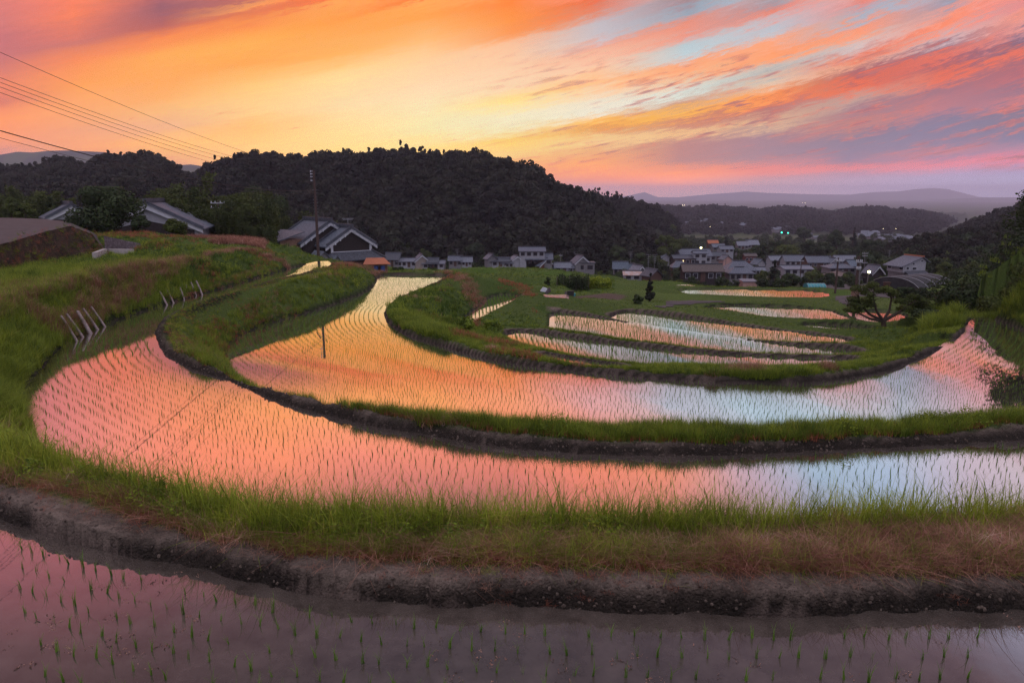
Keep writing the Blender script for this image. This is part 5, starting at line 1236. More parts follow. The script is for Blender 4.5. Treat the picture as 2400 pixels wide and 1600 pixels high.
# ------------------------------------------------------------------ retaining wall with the road on top, low stone wall, concrete channel
def grid_surface(name, rows_, m, bulge=0, n=6, seed=3):
    """rows_ : lists of 3-D points, same length; smooth loft"""
    A = np.array(rows_, dtype=float)
    def rs(A, k, ax):
        old = np.arange(A.shape[ax]); new = np.linspace(0, A.shape[ax] - 1, (A.shape[ax] - 1) * k + 1)
        return np.stack([np.apply_along_axis(lambda q: np.interp(new, old, q), ax, A[..., i]) for i in range(3)], -1)
    A = rs(rs(A, n, 0), n, 1)
    nn = vnoise(A[..., 0] * 3 + A[..., 2] * 2, A[..., 1] * 3, 1.0, seed) * bulge; A[..., 1] += nn; A[..., 0] += nn * .4
    h, w = A.shape[:2]; i, j = np.meshgrid(np.arange(h - 1), np.arange(w - 1), indexing='ij'); k = (i * w + j).ravel()
    F_ = np.stack([k, k + 1, k + w + 1, k + w], 1); return mesh_np(name, A.reshape(-1, 3), F_, (m,), True)
def Q(u, v, z): return PZ(u, v, z)
foot = [Q(-180, 672, .1), Q(0, 636, .1), Q(50, 624, .1), Q(100, 614, .1), Q(160, 603, .1), Q(215, 594, .2), Q(236, 590, .3)]
dd = [p[1] for p in foot]
topv = [(-180, 590, 1.0), (0, 562, 1.3), (50, 548, 1.5), (100, 533, 1.8), (160, 519, 2.2), (212, 538, 2.2), (236, 574, .6)]
topp = [PD(u, v, f[1] + o) for (u, v, o), f in zip(topv, foot)]
backp = [PD(u, v, f[1] + o) for (u, v, o), f in zip([(-180, 510, 30), (0, 500, 30), (50, 501, 28), (100, 503, 25), (165, 510, 18), (222, 538, 9), (242, 574, 3)], foot)]
rw = empty('retaining_wall', (0, 0, 0), 0, 'overgrown slanting retaining wall carrying a road at the left edge', 'wall')
link('wall_face', grid_surface('wall_face', [foot, topp], MT['moss'], .25), rw)
link('road_top', grid_surface('road_top', [[(x, y + .02, z) for x, y, z in topp], backp], MT['road'], .0), rw)
wfm = bpy.data.objects['wall_face'].data; WV = np.array([v.co[:] for v in wfm.vertices]); qi = rng.integers(0, len(WV), 620)
WP = WV[qi] + rng.normal(0, .25, (620, 3)) * np.array([1, .2, .6]); scatter('wall_weeds', WP, np.stack([np.full(620, .9), np.zeros(620), rng.normal(0, .5, 620)], 1), np.repeat(rng.uniform(.4, 1.1, (620, 1)), 3, 1), rng.integers(0, 2, 620), [v_midred[0], v_mid[3]])
link('back_slope', grid_surface('back_slope', [backp, [(x * 1.05, y + 12, -1) for x, y, z in backp]], MT['moss'], .2), rw)
f2 = [PZ(u, v, .25) for u, v in ((238, 592), (290, 584), (350, 578), (425, 574))]; t2 = [PD(u, v, f[1] + .5) for (u, v), f in zip(((236, 541), (290, 553), (350, 563), (425, 572)), f2)]
b2 = [(x, y + 2.2, z - .05) for x, y, z in t2]
lw_ = empty('stone_wall', (0, 0, 0), 0, 'low dark stone wall under the left grass terrace', 'wall')
link('stone_face', grid_surface('stone_face', [f2, t2], MT['stone'], .14), lw_); pass
def cbox(name, ua, va, ub, vb_, z, h, w, label):
    a, b = Vector(PZ(ua, va, z)), Vector(PZ(ub, vb_, z)); dr = (b - a); l = dr.length; c = (a + b) / 2
    o = MB().box((0, 0, h / 2 - .15), (l, w, h + .3)).build(name, MT['concrete']); o.location = c; o.rotation_euler.z = math.atan2(dr.y, dr.x); tag(o, label, 'channel wall')
cbox('concrete_channel_wall', 232, 588, 306, 589, .3, .55, .35, 'long pale concrete wall of the ditch below the stone wall')
cbox('concrete_channel_wall', 219, 600, 243, 590, .3, .62, .3, 'short pale concrete end wall of the ditch, left of the long one')

# ------------------------------------------------------------------ roads draped on the ground
def drape(name, polys, m, lift=.05):
    mask = np.zeros(GX.shape, bool)
    for P_ in polys: mask |= inside(GX, GY, P_)
    mask &= (GI < 0); q = mask[:-1, :-1] & mask[1:, :-1] & mask[:-1, 1:] & mask[1:, 1:]
    r_, c_ = np.nonzero(q)
    if not len(r_): return
    k = r_ * NC + c_; F_ = np.stack([k, k + 1, k + NC + 1, k + NC], 1); u, inv = np.unique(F_, return_inverse=True)
    P_ = V[u].copy(); P_[:, 2] += lift; tag(link(name, mesh_np(name, P_, inv.reshape(-1, 4), (m,), True)), kind='structure')
drape('path', PATHS, MT['road'])
drape('road', ROADS, MT['road'])

# ------------------------------------------------------------------ vehicles, lamps, signs and garden things
def car(u, v, wpx, paint, label, yaw=0, van=False):
    g = base_at(u, v); m = mpp(g[1]); s = wpx * m / 4.0; r = empty('parked_car', g, R(yaw), label, 'car', 'cars parked by the white house', scale=min(1.25, max(.7, s)))
    pr = [(-1.9, .35), (-1.9, .85), (-1.7, 1.0), (-1.35, 1.55 if van else 1.42), (.7 if van else .35, 1.58 if van else 1.45), (1.1, .98), (1.85, .80), (1.92, .35)]
    n = len(pr); b = MB()
    def ring(y, k): return [(x, y, .35 + (z - .35) * (k if z > .9 else 1)) for x, z in pr]
    b.add(ring(-.78, 1) + ring(.78, 1), [tuple(range(n)), tuple(range(n, 2 * n))[::-1]] + [(i, i + n, (i + 1) % n + n, (i + 1) % n) for i in range(n)])
    body = b.build('body', MT[paint], r)
    for sy in (-1, 1): MB().add([(-1.3, sy * .79, 1.02), (.75, sy * .79, 1.02), (.3, sy * .79, 1.38), (-1.15, sy * .79, 1.42)], [(0, 1, 2, 3)[::-sy]]).build('side_window', MT['glass'], r)
    MB().add([(1.08, -.7, 1.02), (1.08, .7, 1.02), (.45 if not van else .78, .65, 1.42), (.45 if not van else .78, -.65, 1.42)], [(0, 1, 2, 3)]).build('windscreen', MT['glass'], r).location.x = .03
    for sx in (-1.2, 1.2):
        for sy in (-1, 1):
            w_ = MB().bar((sx, sy * .62, .32), (sx, sy * .82, .32), .32, .32, 16).build('wheel', MT['tyre'], r); MB().bar((sx, sy * .80, .32), (sx, sy * .83, .32), .19, .19, 12).build('rim', MT['metal'], w_)
    for sy in (-1, 1): MB().box((1.9, sy * .58, .68), (.06, .26, .14)).build('headlight', MT['trim'], r)
car(2087, 663.5, 24, 'carw', 'small white van parked nearest the lane', 8, True)
car(2099, 661.5, 24, 'carb', 'pale blue car parked between the other two cars', 8)
car(2108, 662, 20, 'carw', 'white car parked nearest the white house', 8)
def lamp(u, v, d, r, label, m='lamp', pole_=True, h=6.0, name='street_lamp'):
    p = SD(u, v, d); rt = empty(name, (p[0], d, p[2] - h), 0, label, 'street lamp' if m == 'lamp' else 'traffic light', 'lit lamps in the valley')
    me = bpy.data.meshes.new('lens'); bm = bmesh.new(); bmesh.ops.create_icosphere(bm, subdivisions=2, radius=r); bm.to_mesh(me); bm.free(); me.materials.append(MT[m]); o = link('lens', me, rt); o.location = (0, 0, h)
    if pole_: MB().bar((0, .3, -1), (0, .3, h + .3), .10, .07, 8).box((0, .15, h + .22), (.25, .5, .1)).build('post', MT['conc_pole'], rt)
lamp(1643, 581, 330, .42, 'lit yellow street lamp above the large old house'); lamp(2037, 637, 168, .30, 'lit street lamp at the corner of the gabled house', h=4.0)
lamp(1976, 576, 420, .3, 'faint orange lamp deep among the dark trees')
lamp(1832, 545, 640, .6, 'left green traffic light beyond the trees', 'lampg'); lamp(1847, 546, 640, .5, 'right green traffic light beyond the trees', 'lampg')
for (u, v, d_, l) in ((2070, 536, 1000, 'left one of two small lights below the wooded ridge'), (2100, 536, 1000, 'right one of two small lights below the wooded ridge'), (1664, 531, 900, 'small light among the distant houses on the left of the valley'),
                      (1881, 476, 6000, 'left one of a pair of faint lights on the far plain'), (1887, 476, 6000, 'right one of a pair of faint lights on the far plain'), (2234, 485, 5200, 'highest light of the city lights at the right'), (2239, 492, 5200, 'bright left light of the city lights at the right'),
                      (2244, 492.5, 5200, 'bright right light of the city lights at the right'), (2236, 497, 5200, 'lowest light of the city lights at the right'), (2286, 492, 5200, 'lone light right of the city light cluster'), (2255, 494, 5200, 'dim light just right of the bright pair'), (1600, 481, 3500, 'left light above the far ridge'), (1604, 481, 3500, 'right light above the far ridge')):
    lamp(u, v, d_, .38 * d_ / 1500, l, pole_=False, name='distant_lamp')
# greenhouse tunnel
g = base_at(1909, 674.5); m = mpp(g[1]); r = empty('greenhouse_tunnel', g, R(-2), 'teal covered greenhouse tunnel at the back of the far paddy', 'greenhouse')
def arch(name, L, W, H, m_, parent, n=12, ends=True):
    b = MB(); P = []
    for x in (-L / 2, L / 2): P += [(x, -math.cos(math.pi * i / n) * W / 2, math.sin(math.pi * i / n) ** .8 * H) for i in range(n + 1)]
    F_ = [(i, i + 1, i + n + 2, i + n + 1) for i in range(n)]; F_ += [tuple(range(n + 1)), tuple(range(n + 1, 2 * n + 2))[::-1]] if ends else []
    return b.add(P, F_).build(name, m_, parent)
arch('cover', 42 * m, 3.2, 11 * m, MT['teal'], r)
for i in range(7): 
    x = (-21 + i * 7) * m; MB().tube([(x, -math.cos(math.pi * k / 10) * 1.63, math.sin(math.pi * k / 10) ** .8 * (11 * m + .03)) for k in range(11)], .035, 5).build('hoop', MT['metal'], r)
g = SD(2140, 696, 105); m = mpp(g[1]); r = empty('net_tunnel', (g[0] + 2, g[1] + 4, g[2]), R(28), 'dark netted tunnel with a humped back behind the grass slope', 'net tunnel')
arch('net_cover', 9.5, 9.0, 44 * m, MT['net'], r, 16)
for i in range(5): MB().tube([(-4.75 + i * 2.37, -math.cos(math.pi * k / 12) * 4.53, math.sin(math.pi * k / 12) ** .8 * (44 * m + .03)) for k in range(13)], .03, 5).build('hoop', MT['metal'], r)
# pinkish sheds near the hip roofed house
for (u0, u1, vt, vb_, l) in ((1741, 1774, 659, 672, 'pink corrugated shed with a bright flat roof beside the clipped tree'), (1710, 1737, 656, 662, 'low lean-to whose flat roof catches the sunset')):
    g = base_at((u0 + u1) / 2, vb_ + 2); m = mpp(g[1]); r = empty('low_shed', (g[0], g[1] + 1.5, g[2]), 0, l, 'shed'); H_ = (vb_ + 2 - vt) * m
    MB().box((0, 0, H_ / 2 - .3), ((u1 - u0) * m, 3, H_ + .6)).build('wall', MT['pink'], r); MB().slab([(-(u1 - u0) * m / 2 - .2, -1.8, H_), ((u1 - u0) * m / 2 + .2, -1.8, H_), ((u1 - u0) * m / 2 + .2, 1.8, H_ + .25), (-(u1 - u0) * m / 2 - .2, 1.8, H_ + .25)], .1).build('roof', MT['tilel'], r)
# round road sign, meter box, sign on the pole
g = base_at(2081, 664); m = mpp(g[1]); r = empty('road_sign', g, 0, 'round road sign on a thin post by the parked cars', 'sign')
MB().bar((0, 0, -.3), (0, 0, 15 * m), .03, .03, 8).build('post', MT['metal'], r); MB().bar((0, -.05, 13.5 * m), (0, -.02, 13.5 * m), .38, .38, 20).build('disc', MT['pink'], r)
g = ground_hit(2077, 680); m = mpp(g[1]); o = MB().box((0, 0, .55), (.75, .6, 1.1)).box((0, 0, 1.15), (.9, .75, .16)).build('roadside_bin', MT['brown_w']); o.location = g; tag(o, 'dark box with a pale lid standing beside the lane', 'bin')
p = SD(2003, 688, 76); 
g = ground_hit(2003, 718); p = SD(2004, 687, g[1] - .3); o = MB().bar((0, -.04, 0), (0, 0, 0), .42, .42, 20).box((0, -.02, -.55), (.7, .05, .35)).build('pole_sign', MT['board']); o.location = p; tag(o, 'small round sign board fixed low on the tallest dark pole', 'sign')
# garden plot
g = ground_hit(1345, 695); o = MB().bar((0, 0, 0), (0, 0, .34), .17, .21, 16).build('bucket', MT['teal']); o.location = g; tag(o, 'green bucket on the vegetable plot', 'bucket')
g = ground_hit(1337, 693); o = MB().box((0, 0, .2), (.6, .4, .4)).box((0, 0, .42), (.64, .44, .06)).build('crate', MT['tyre']); o.location = g; tag(o, 'black crate left of the green bucket on the vegetable plot', 'crate')
for i, (v, l) in enumerate(((694, 'upper sheet of shiny mulch film on the vegetable plot'), (698, 'lower sheet of shiny mulch film on the vegetable plot'))):
    a = ground_hit(1274 + i * 3, v); b = ground_hit(1334, v + 2 + i); A1, B1 = Vector(a), Vector(b)
    P_ = []; 
    for j in range(13):
        f = j / 12; q = A1.lerp(B1, f); zz_ = max(hgt(q.x, q.y), hgt(q.x, q.y + 1.0)) + .03; P_ += [(q.x, q.y - .1, hgt(q.x, q.y - .1) + .03), (q.x, q.y + .45, hgt(q.x, q.y + .45) + .08 + .03 * math.sin(j * 2.1)), (q.x, q.y + 1.0, hgt(q.x, q.y + 1.0) + .03)]
    F_ = []; [F_.extend([(3 * j, 3 * j + 3, 3 * j + 4, 3 * j + 1), (3 * j + 1, 3 * j + 4, 3 * j + 5, 3 * j + 2)]) for j in range(12)]
    o = link('mulch_film', mesh_np('mulch_film', P_, F_, (MT['film'] if 'film' in MT else MT.setdefault('film', plain('film', (.10, .08, .09), .25, .6)),), True)); tag(o, l, 'plastic film')
g = ground_hit(1276, 685); o = MB().box((0, 0, .2), (.7, .5, .4), ry=.3, taper=.6).build('plastic_bag', MT['trim']); o.location = g; tag(o, 'white plastic bag at the end of the compost heap', 'bag')
A1, B1 = Vector(ground_hit(1280, 692)), Vector(ground_hit(1342, 692)); n_ = 24; P_ = []; F_ = []
for j in range(n_ + 1):
    q = A1.lerp(B1, j / n_); zb_ = hgt(q.x, q.y + 1.2)
    for k in range(7): a = math.pi * k / 6; P_.append((q.x, q.y + 1.2 - math.cos(a) * .9, zb_ - .1 + math.sin(a) * (.75 + .12 * math.sin(j * 1.7 + k)) * math.sin(math.pi * (j + .6) / (n_ + 1.2)) ** .4))
for j in range(n_):
    for k in range(6): F_.append((j * 7 + k, j * 7 + 7 + k, j * 7 + 8 + k, j * 7 + k + 1))
o = link('compost_heap', mesh_np('compost_heap', P_, F_, (MT['net'],), True)); tag(o, 'long dark compost heap under netting on the vegetable plot', 'heap')
# blue tarps behind the field crest
g = ground_hit(1010, 630); P_ = []; F_ = []
for j in range(15):
    for k in range(6): P_.append((g[0] + (j - 7) * .6, g[1] + 1.5 + k * .5, g[2] + .45 * math.sin(math.pi * k / 5) * (1 + .35 * math.sin(j * 1.9)) * math.sin(math.pi * (j + .5) / 15)))
for j in range(14):
    for k in range(5): F_.append((j * 6 + k, j * 6 + 6 + k, j * 6 + 7 + k, j * 6 + k + 1))
o = link('blue_tarp', mesh_np('blue_tarp', P_, F_, (MT['tarp'],), True)); tag(o, 'rumpled blue tarp spread in front of the low white shed', 'tarp')
# television aerials
def aerial(u, vt, vb_, label, d=None, n=4):
    g = ground_hit(u, 640) if d is None else SD(u, vb_, d); d = g[1]; a, b = Vector(SD(u, vb_, d)), Vector(SD(u, vt, d)); m = mpp(d); H_ = b.z - a.z
    r = empty('television_aerial', a, 0, label, 'aerial'); MB().bar((0, 0, 0), (0, 0, H_), .035, .03, 6).build('mast', MT['metal'], r)
    for i in range(n): MB().box((0, 0, H_ * (1 - .13 * i)), (1.7 - .25 * i, .05, .05)).build('element', MT['metal'], r)
aerial(816, 512, 530, 'television aerial on the ridge of the big farmhouse', 100, 2)
aerial(1072, 584, 606, 'tall aerial mast above the grey house left of the leafy tree', 250); aerial(1478, 591, 616, 'aerial on the steep blue grey roof', 230)
aerial(1519, 597, 632, 'left one of two tall aerials above the hidden brown house', 225, 6); aerial(1534, 597, 632, 'right one of two tall aerials above the hidden brown house', 225, 5)
aerial(2083, 587, 610, 'aerial standing against the dark right hand wood', 240, 5)
# distant settlements
def far_house(x, y, z, w, yaw, first=[None]):
    lab = 'tiny pale roofed house of the distant settlements in the valley'
    if first[0] is None:
        r = empty('distant_house', (x, y, z), yaw, lab, 'house', 'distant houses down the valley')
        MB().box((0, 0, 1.6), (9, 6, 4.6)).build('wall', MT['grey'], r); rb, _ = roof_mesh('gable', 9, 6, 3.9, 2.0); rb.build('roof', MT['tile'], r); first[0] = r; r.scale = (w / 9,) * 3; return
    r = first[0].copy(); COL.objects.link(r)
    for ch in first[0].children: c = ch.copy(); c.parent = r; COL.objects.link(c)
    r.location = (x, y, z); r.rotation_euler.z = yaw; r.scale = (w / 9,) * 3
rr = random.Random(3)
for (ua, ub, va, vb_, n) in ((1602, 1640, 523, 540, 12), (1640, 1692, 526, 543, 15), (1738, 1760, 537, 541, 3), (2010, 2060, 556, 566, 11), (2060, 2135, 560, 574, 15), (1810, 1850, 545, 552, 4), (1880, 1912, 556, 566, 4), (2105, 2128, 538, 545, 2)):
    for i in range(n):
        g = ground_hit(rr.uniform(ua, ub), rr.uniform(va, vb_), 300)
        if g: far_house(g[0], g[1], g[2] + (4 if g[1] > 900 else 1.5), rr.uniform(6.5, 10), rr.uniform(-.6, .6))
# ------------------------------------------------------------------ trees and shrubs one can tell apart
def tree(u, vb_, vt, wpx, label, leaf=LEAF_DARK, d=None, cone=False, n=None, base=.25, seed=1, name='tree', cat='tree', lobes=14, size=None, group=None, trunk=True, lean=0.0):
    g = base_at(u, vb_) if d is None else SD(u, vb_, d)
    if g is None: g = SD(u, vb_, 300)
    if d is not None: g = (g[0], d, g[2])
    m = mpp(g[1]); h = (vb_ - vt) * m; rad = wpx * m / 2
    pxm = m * 2.34; size = size or max(.09, pxm * .85); n = n or int(min(9000, max(700, 9.0 * (h * rad * 2) / (size * size) )))
    rt = empty(name, (g[0], g[1], g[2] - .1), 0, label, cat, group)
    V_, F_, C, S = crown(h, rad * 1.02, n, size, seed, lobes, base, cone)
    link('crown', mesh_np('crown', V_, F_, (leaf,)), rt)
    if trunk:
        b = MB(); r_ = max(.05, h * .028); tip = Vector((0, 0, h * (.85 if cone else .75)))
        b.tube([(0, 0, -.3), (r_ * .5, 0, tip.z * .45), tip], [r_ * 1.25, r_, r_ * .4], 7)
        for c in C[:8]: q = Vector(c); s_ = Vector((0, 0, min(tip.z, q.z * .62))); b.tube([s_, s_.lerp(q, .55) + Vector((0, 0, .05 * h)), q], [r_ * .5, r_ * .35, r_ * .15], 5)
        b.build('trunk', BARK, rt)
    return rt
TL = [
 (252, 545, 442, 150, 'wide dark bushy tree between the two left storehouses', LEAF_DARK, dict(d=66, lobes=26, base=.02, seed=21, size=.15, n=9500)),
 (198, 540, 500, 60, 'low dark bush at the left foot of the wide bushy tree', LEAF_DARK, dict(d=64, base=.0, seed=22, name='shrub', cat='shrub')),
 (330, 545, 505, 50, 'low bush right of the wide bushy tree', LEAF_DARK, dict(d=65, base=.0, seed=23, name='shrub', cat='shrub')),
 (412, 548, 512, 52, 'leafy bush in front of the white eaved storehouse', LEAF_OLIVE, dict(d=68, base=.05, seed=24, name='shrub', cat='shrub')),
 (628, 575, 438, 112, 'big dark rounded tree rising above the bamboo grove', LEAF_DARK, dict(d=112, lobes=20, seed=25)),
 (28, 512, 462, 42, 'green tree behind the road at the left edge', LEAF_OLIVE, dict(d=92, seed=26)),
 (60, 512, 478, 45, 'lower tree right of the left edge tree', LEAF_OLIVE, dict(d=92, seed=27)),
 (128, 490, 460, 30, 'small tree top left of the first storehouse roof', LEAF_DARK, dict(d=100, seed=28)),
 (168, 492, 464, 30, 'small tree top right behind the first storehouse roof', LEAF_OLIVE, dict(d=100, seed=29)),
 (1116, 626, 569, 48, 'tall bushy tree with a twin top among the left village houses', LEAF_DARK, dict(lobes=18, seed=31)),
 (1219, 632, 601, 36, 'rounded dark tree left of the red brown storehouse', LEAF_DARK, dict(base=.1, seed=32)),
 (960, 627, 607, 16, 'small garden tree left in front of the long low white house', LEAF_DARK, dict(seed=33)),
 (984, 629, 608, 20, 'small garden tree right in front of the long low white house', LEAF_DARK, dict(seed=34)),
 (1036, 618, 596, 26, 'dark shrub between the tarps and the grey house', LEAF_DARK, dict(seed=35, name='shrub', cat='shrub')),
 (1522, 707, 634, 30, 'pointed dark conifer standing alone on the green slope', LEAF_CONE, dict(cone=True, base=.03, seed=36, lobes=26, name='conifer', size=.10)),
 (1492, 712, 687, 30, 'round dark shrub left of the lone pointed conifer', LEAF_DARK, dict(base=.02, seed=37, name='shrub', cat='shrub')),
 (1566, 660, 622, 20, 'narrow dark conifer left of the long barn', LEAF_CONE, dict(cone=True, base=.05, seed=38, name='conifer')),
 (1600, 663, 634, 44, 'spreading dark shrub in front of the long barn', LEAF_DARK, dict(base=.05, seed=39, name='shrub', cat='shrub')),
 (1632, 664, 645, 36, 'lower shrub at the barn wall right of the spreading one', LEAF_DARK, dict(base=.0, seed=40, name='shrub', cat='shrub')),
 (1452, 652, 637, 26, 'dark shrub left of the rust patched shed', LEAF_DARK, dict(base=.0, seed=41, name='shrub', cat='shrub')),
 (1665, 622, 602, 26, 'dark tree at the right wall of the white two storey block', LEAF_DARK, dict(base=.1, seed=42)),
 (1688, 605, 575, 16, 'slim dark tree right of the small pale house', LEAF_DARK, dict(seed=43)),
 (1712, 618, 580, 34, 'tall dark tree above the pink walled house', LEAF_DARK, dict(seed=44)),
 (1700, 583, 552, 20, 'pointed conifer at the edge of the far wood', LEAF_CONE, dict(cone=True, seed=45, name='conifer')),
 (1812, 674, 609, 42, 'tall dark conifer clump in the middle of the right hand houses', LEAF_CONE, dict(cone=True, base=.02, seed=46, name='conifer', lobes=22)),
 (1786, 676, 648, 30, 'dome shaped clipped tree beside the pink shed', LEAF_DARK, dict(base=.0, seed=47, lobes=20)),
 (1852, 674, 633, 44, 'broad dark shrub left of the greenhouse tunnel', LEAF_DARK, dict(base=.0, seed=48, name='shrub', cat='shrub')),
 (1830, 676, 650, 40, 'low shrub between conifer clump and broad dark shrub', LEAF_DARK, dict(base=.0, seed=49, name='shrub', cat='shrub')),
 (1902, 668, 636, 50, 'olive shrub behind the greenhouse tunnel', LEAF_OLIVE, dict(base=.0, seed=50, name='shrub', cat='shrub')),
 (1940, 668, 640, 44, 'dark shrub left of the corrugated store', LEAF_DARK, dict(base=.0, seed=51, name='shrub', cat='shrub')),
 (1858, 628, 611, 13, 'little pointed tree at the long farmhouse wall', LEAF_CONE, dict(cone=True, seed=52, name='conifer')),
 (1921, 634, 614, 20, 'round tree in front of the long tiled farmhouse', LEAF_DARK, dict(base=.1, seed=53)),
 (2003, 640, 624, 20, 'round tree left of the gabled house with the lamp', LEAF_DARK, dict(seed=54)),
 (2066, 666, 643, 20, 'yellowish clipped bush right of the gabled house', LEAF_OLIVE, dict(base=.0, seed=55, name='shrub', cat='shrub')),
 (2080, 655, 622, 36, 'olive tree left of the tall white house', LEAF_OLIVE, dict(base=.05, seed=56)),
 (2212, 655, 610, 44, 'leafy tree covering the right end of the tall white house', LEAF_OLIVE, dict(d=150, base=.0, seed=57)),
 (2240, 655, 632, 40, 'low tree right of the leafy tree by the white house', LEAF_DARK, dict(d=140, base=.0, seed=58)),
 (2180, 668, 640, 60, 'bushy hedge at the foot of the tall white house', LEAF_OLIVE, dict(d=135, base=.0, seed=59, name='hedge', cat='hedge')),
 (2118, 700, 672, 46, 'left half of the dark hedge beyond the gnarled tree', LEAF_DARK, dict(base=.0, seed=60, name='hedge', cat='hedge')),
 (2155, 700, 672, 46, 'right half of the dark hedge beyond the gnarled tree', LEAF_DARK, dict(base=.0, seed=61, name='hedge', cat='hedge')),
 (1996, 592, 524, 24, 'tall pointed conifer standing out of the village wood', LEAF_CONE, dict(d=420, cone=True, seed=62, name='conifer', base=.1)),
 (1958, 600, 533, 40, 'tallest leafy tree of the village wood, airy crown', LEAF_DARK, dict(d=400, seed=63, lobes=20)),
 (1842, 602, 574, 56, 'pale olive rounded tree behind the long farmhouse roofs', LEAF_OLIVE, dict(d=330, base=.05, seed=64)),
 (1780, 600, 570, 40, 'dark tree right of the dark red house', LEAF_DARK, dict(d=320, base=.05, seed=65)),
 (1885, 570, 530, 34, 'dark tree above the distant houses in mid valley', LEAF_DARK, dict(d=560, seed=66)),
 (1890, 598, 558, 40, 'dark rounded tree behind the tiled farmhouse', LEAF_DARK, dict(d=350, base=.05, seed=67)),
 (1930, 600, 566, 44, 'dark broad tree left of the tallest leafy tree', LEAF_DARK, dict(d=350, base=.05, seed=68)),
 (2035, 612, 560, 60, 'dark rounded tree above the blue roofed house', LEAF_DARK, dict(d=330, base=.05, seed=69)),
 (1815, 596, 560, 50, 'dark tree behind the pale roofed house', LEAF_DARK, dict(d=360, base=.05, seed=70)),
 (1500, 640, 590, 50, 'rounded olive tree at the foot of the big hill', LEAF_DARK, dict(d=250, base=.0, seed=71)),
 (1448, 622, 575, 60, 'broad tree at the foot of the big hill behind the blue grey roofs', LEAF_DARK, dict(d=262, base=.0, seed=72)),
 (1560, 600, 548, 56, 'tall rounded tree at the right end of the big hill', LEAF_OLIVE, dict(d=300, base=.0, seed=73)),
 (1590, 590, 560, 50, 'lower rounded tree right of the hill end', LEAF_OLIVE, dict(d=320, base=.0, seed=74)),
 (935, 640, 624, 26, 'clipped round shrub at the wall right of the shed', LEAF_DARK, dict(d=100, base=.0, seed=75, name='shrub', cat='shrub')),
 (1284, 670, 644, 14, 'narrow dark shrub on the field right of the crest', LEAF_DARK, dict(base=.0, seed=76, name='shrub', cat='shrub')),
]
for (u, vb_, vt, w, l, lf, kw) in TL: tree(u, vb_, vt, w, l, lf, **kw)
# tall pines on the skyline of the big hill
for i, (u, vt, l) in enumerate(((955, 337, 'tallest pine on the skyline of the big hill'), (969, 345, 'pine just right of the tallest skyline pine'), (988, 343, 'spindly pine standing apart on the skyline'), (1010, 351, 'rightmost of the skyline pines'), (704, 357, 'rounded pine on the left shoulder of the big hill'), (731, 358, 'second rounded pine on the left shoulder of the big hill'))):
    tree(u, vt + 46, vt, 19, l, LEAF_WOOD, d=421, base=.35, seed=80 + i, name='pine_tree', lobes=14, n=700, size=.6)
# vegetable plot greenery
def leafbox(name, u0, u1, v0, v1, dep, leaf, label, cat, seed, sz=.11, n=3500):
    g = ground_hit((u0 + u1) / 2, v1); m = mpp(g[1]); r = np.random.default_rng(seed); W_, H_ = (u1 - u0) * m, (v1 - v0) * m
    P_ = r.uniform(0, 1, (n, 3)) ** np.array([1, 1, .8]) * np.array([W_, dep, H_]) - np.array([W_ / 2, 0, .1]); P_[:, 2] *= 1 + .35 * vnoise(P_[:, 0], P_[:, 1], .7, seed); P_ += r.normal(0, .07, (n, 3))
    V_, F_ = crown_quads(P_, r.normal(size=(n, 3)) / 1.7, sz, r); return V_, F_, g, W_, H_
V_, F_, g, W_, H_ = leafbox('vine_trellis', 1306, 1382, 650, 682, 2.4, LEAF_DARK, '', '', 5)
r = empty('vine_trellis', g, 0, 'long dark vine covered trellis on the vegetable plot', 'trellis'); link('vines', mesh_np('vines', V_, F_, (LEAF_DARK,)), r)
for i in range(6): MB().bar((-W_ / 2 + W_ * i / 5, 1.0, -.2), (-W_ / 2 + W_ * i / 5, 1.0, H_ * 1.02), .04, .04, 6).build('post', MT['stake'], r)
V_, F_, g, W_, H_ = leafbox('bean_plants', 1382, 1434, 655, 677, 3, LEAF_OLIVE, '', '', 6, .13)
o = link('bean_plants', mesh_np('bean_plants', V_, F_, (G_GREEN,))); o.location = g; tag(o, 'bright leafy vegetable plants right of the trellis', 'plants', kind='stuff')
# the gnarled tree on the right
gx, gy, gz = SD(2068, 770, 52); m = mpp(52)
rt = empty('gnarled_tree', (gx, gy, gz - .3), 0, 'low gnarled tree with a spreading crown above the right hand paddies', 'tree')
b = MB(); K = Vector((0, 0, .9)); b.tube([(0, 0, -.4), (.12, 0, .4), K], [.24, .19, .17], 9)
arms = [((-1.0, .3, 1.4), (-1.9, .2, 2.3), (-2.2, 0, 3.0)), ((-.8, -.4, 1.7), (-1.2, -.5, 2.6), (-1.3, -.5, 3.3)), ((.5, .2, 1.7), (.6, .3, 2.6), (.3, .2, 3.3)), ((.9, -.2, 1.5), (1.6, -.3, 2.2), (2.3, -.3, 2.7)), ((1.0, .5, 1.3), (1.9, .6, 1.7), (2.9, .5, 2.0)), ((-1.1, -.2, 1.1), (-2.0, -.3, 1.5), (-2.6, -.2, 1.9))]
for a in arms:
    pts = [K] + [Vector(p) for p in a]; b.tube(pts, [.13, .09, .06, .03], 7)
    for k in range(3):
        q = pts[2].lerp(pts[3], k / 3); e = q + Vector((random.uniform(-.6, .6), random.uniform(-.5, .5), random.uniform(.1, .6))); b.tube([q, e], [.035, .015], 5)
b.build('trunk', BARK, rt)
r_ = np.random.default_rng(77); C = []
for a in arms:
    for k in range(5): p = np.array(a[1]) * (1 - k / 4) + np.array(a[2]) * (k / 4); C.append(p + r_.normal(0, .3, 3) + np.array([0, 0, .1]))
C += [np.array(q) for q in ((2.9, .2, 2.2), (3.3, .2, 1.9), (2.5, .2, 1.6), (0, 0, 3.4), (-.7, 0, 3.3), (-1.6, 0, 3.5))]
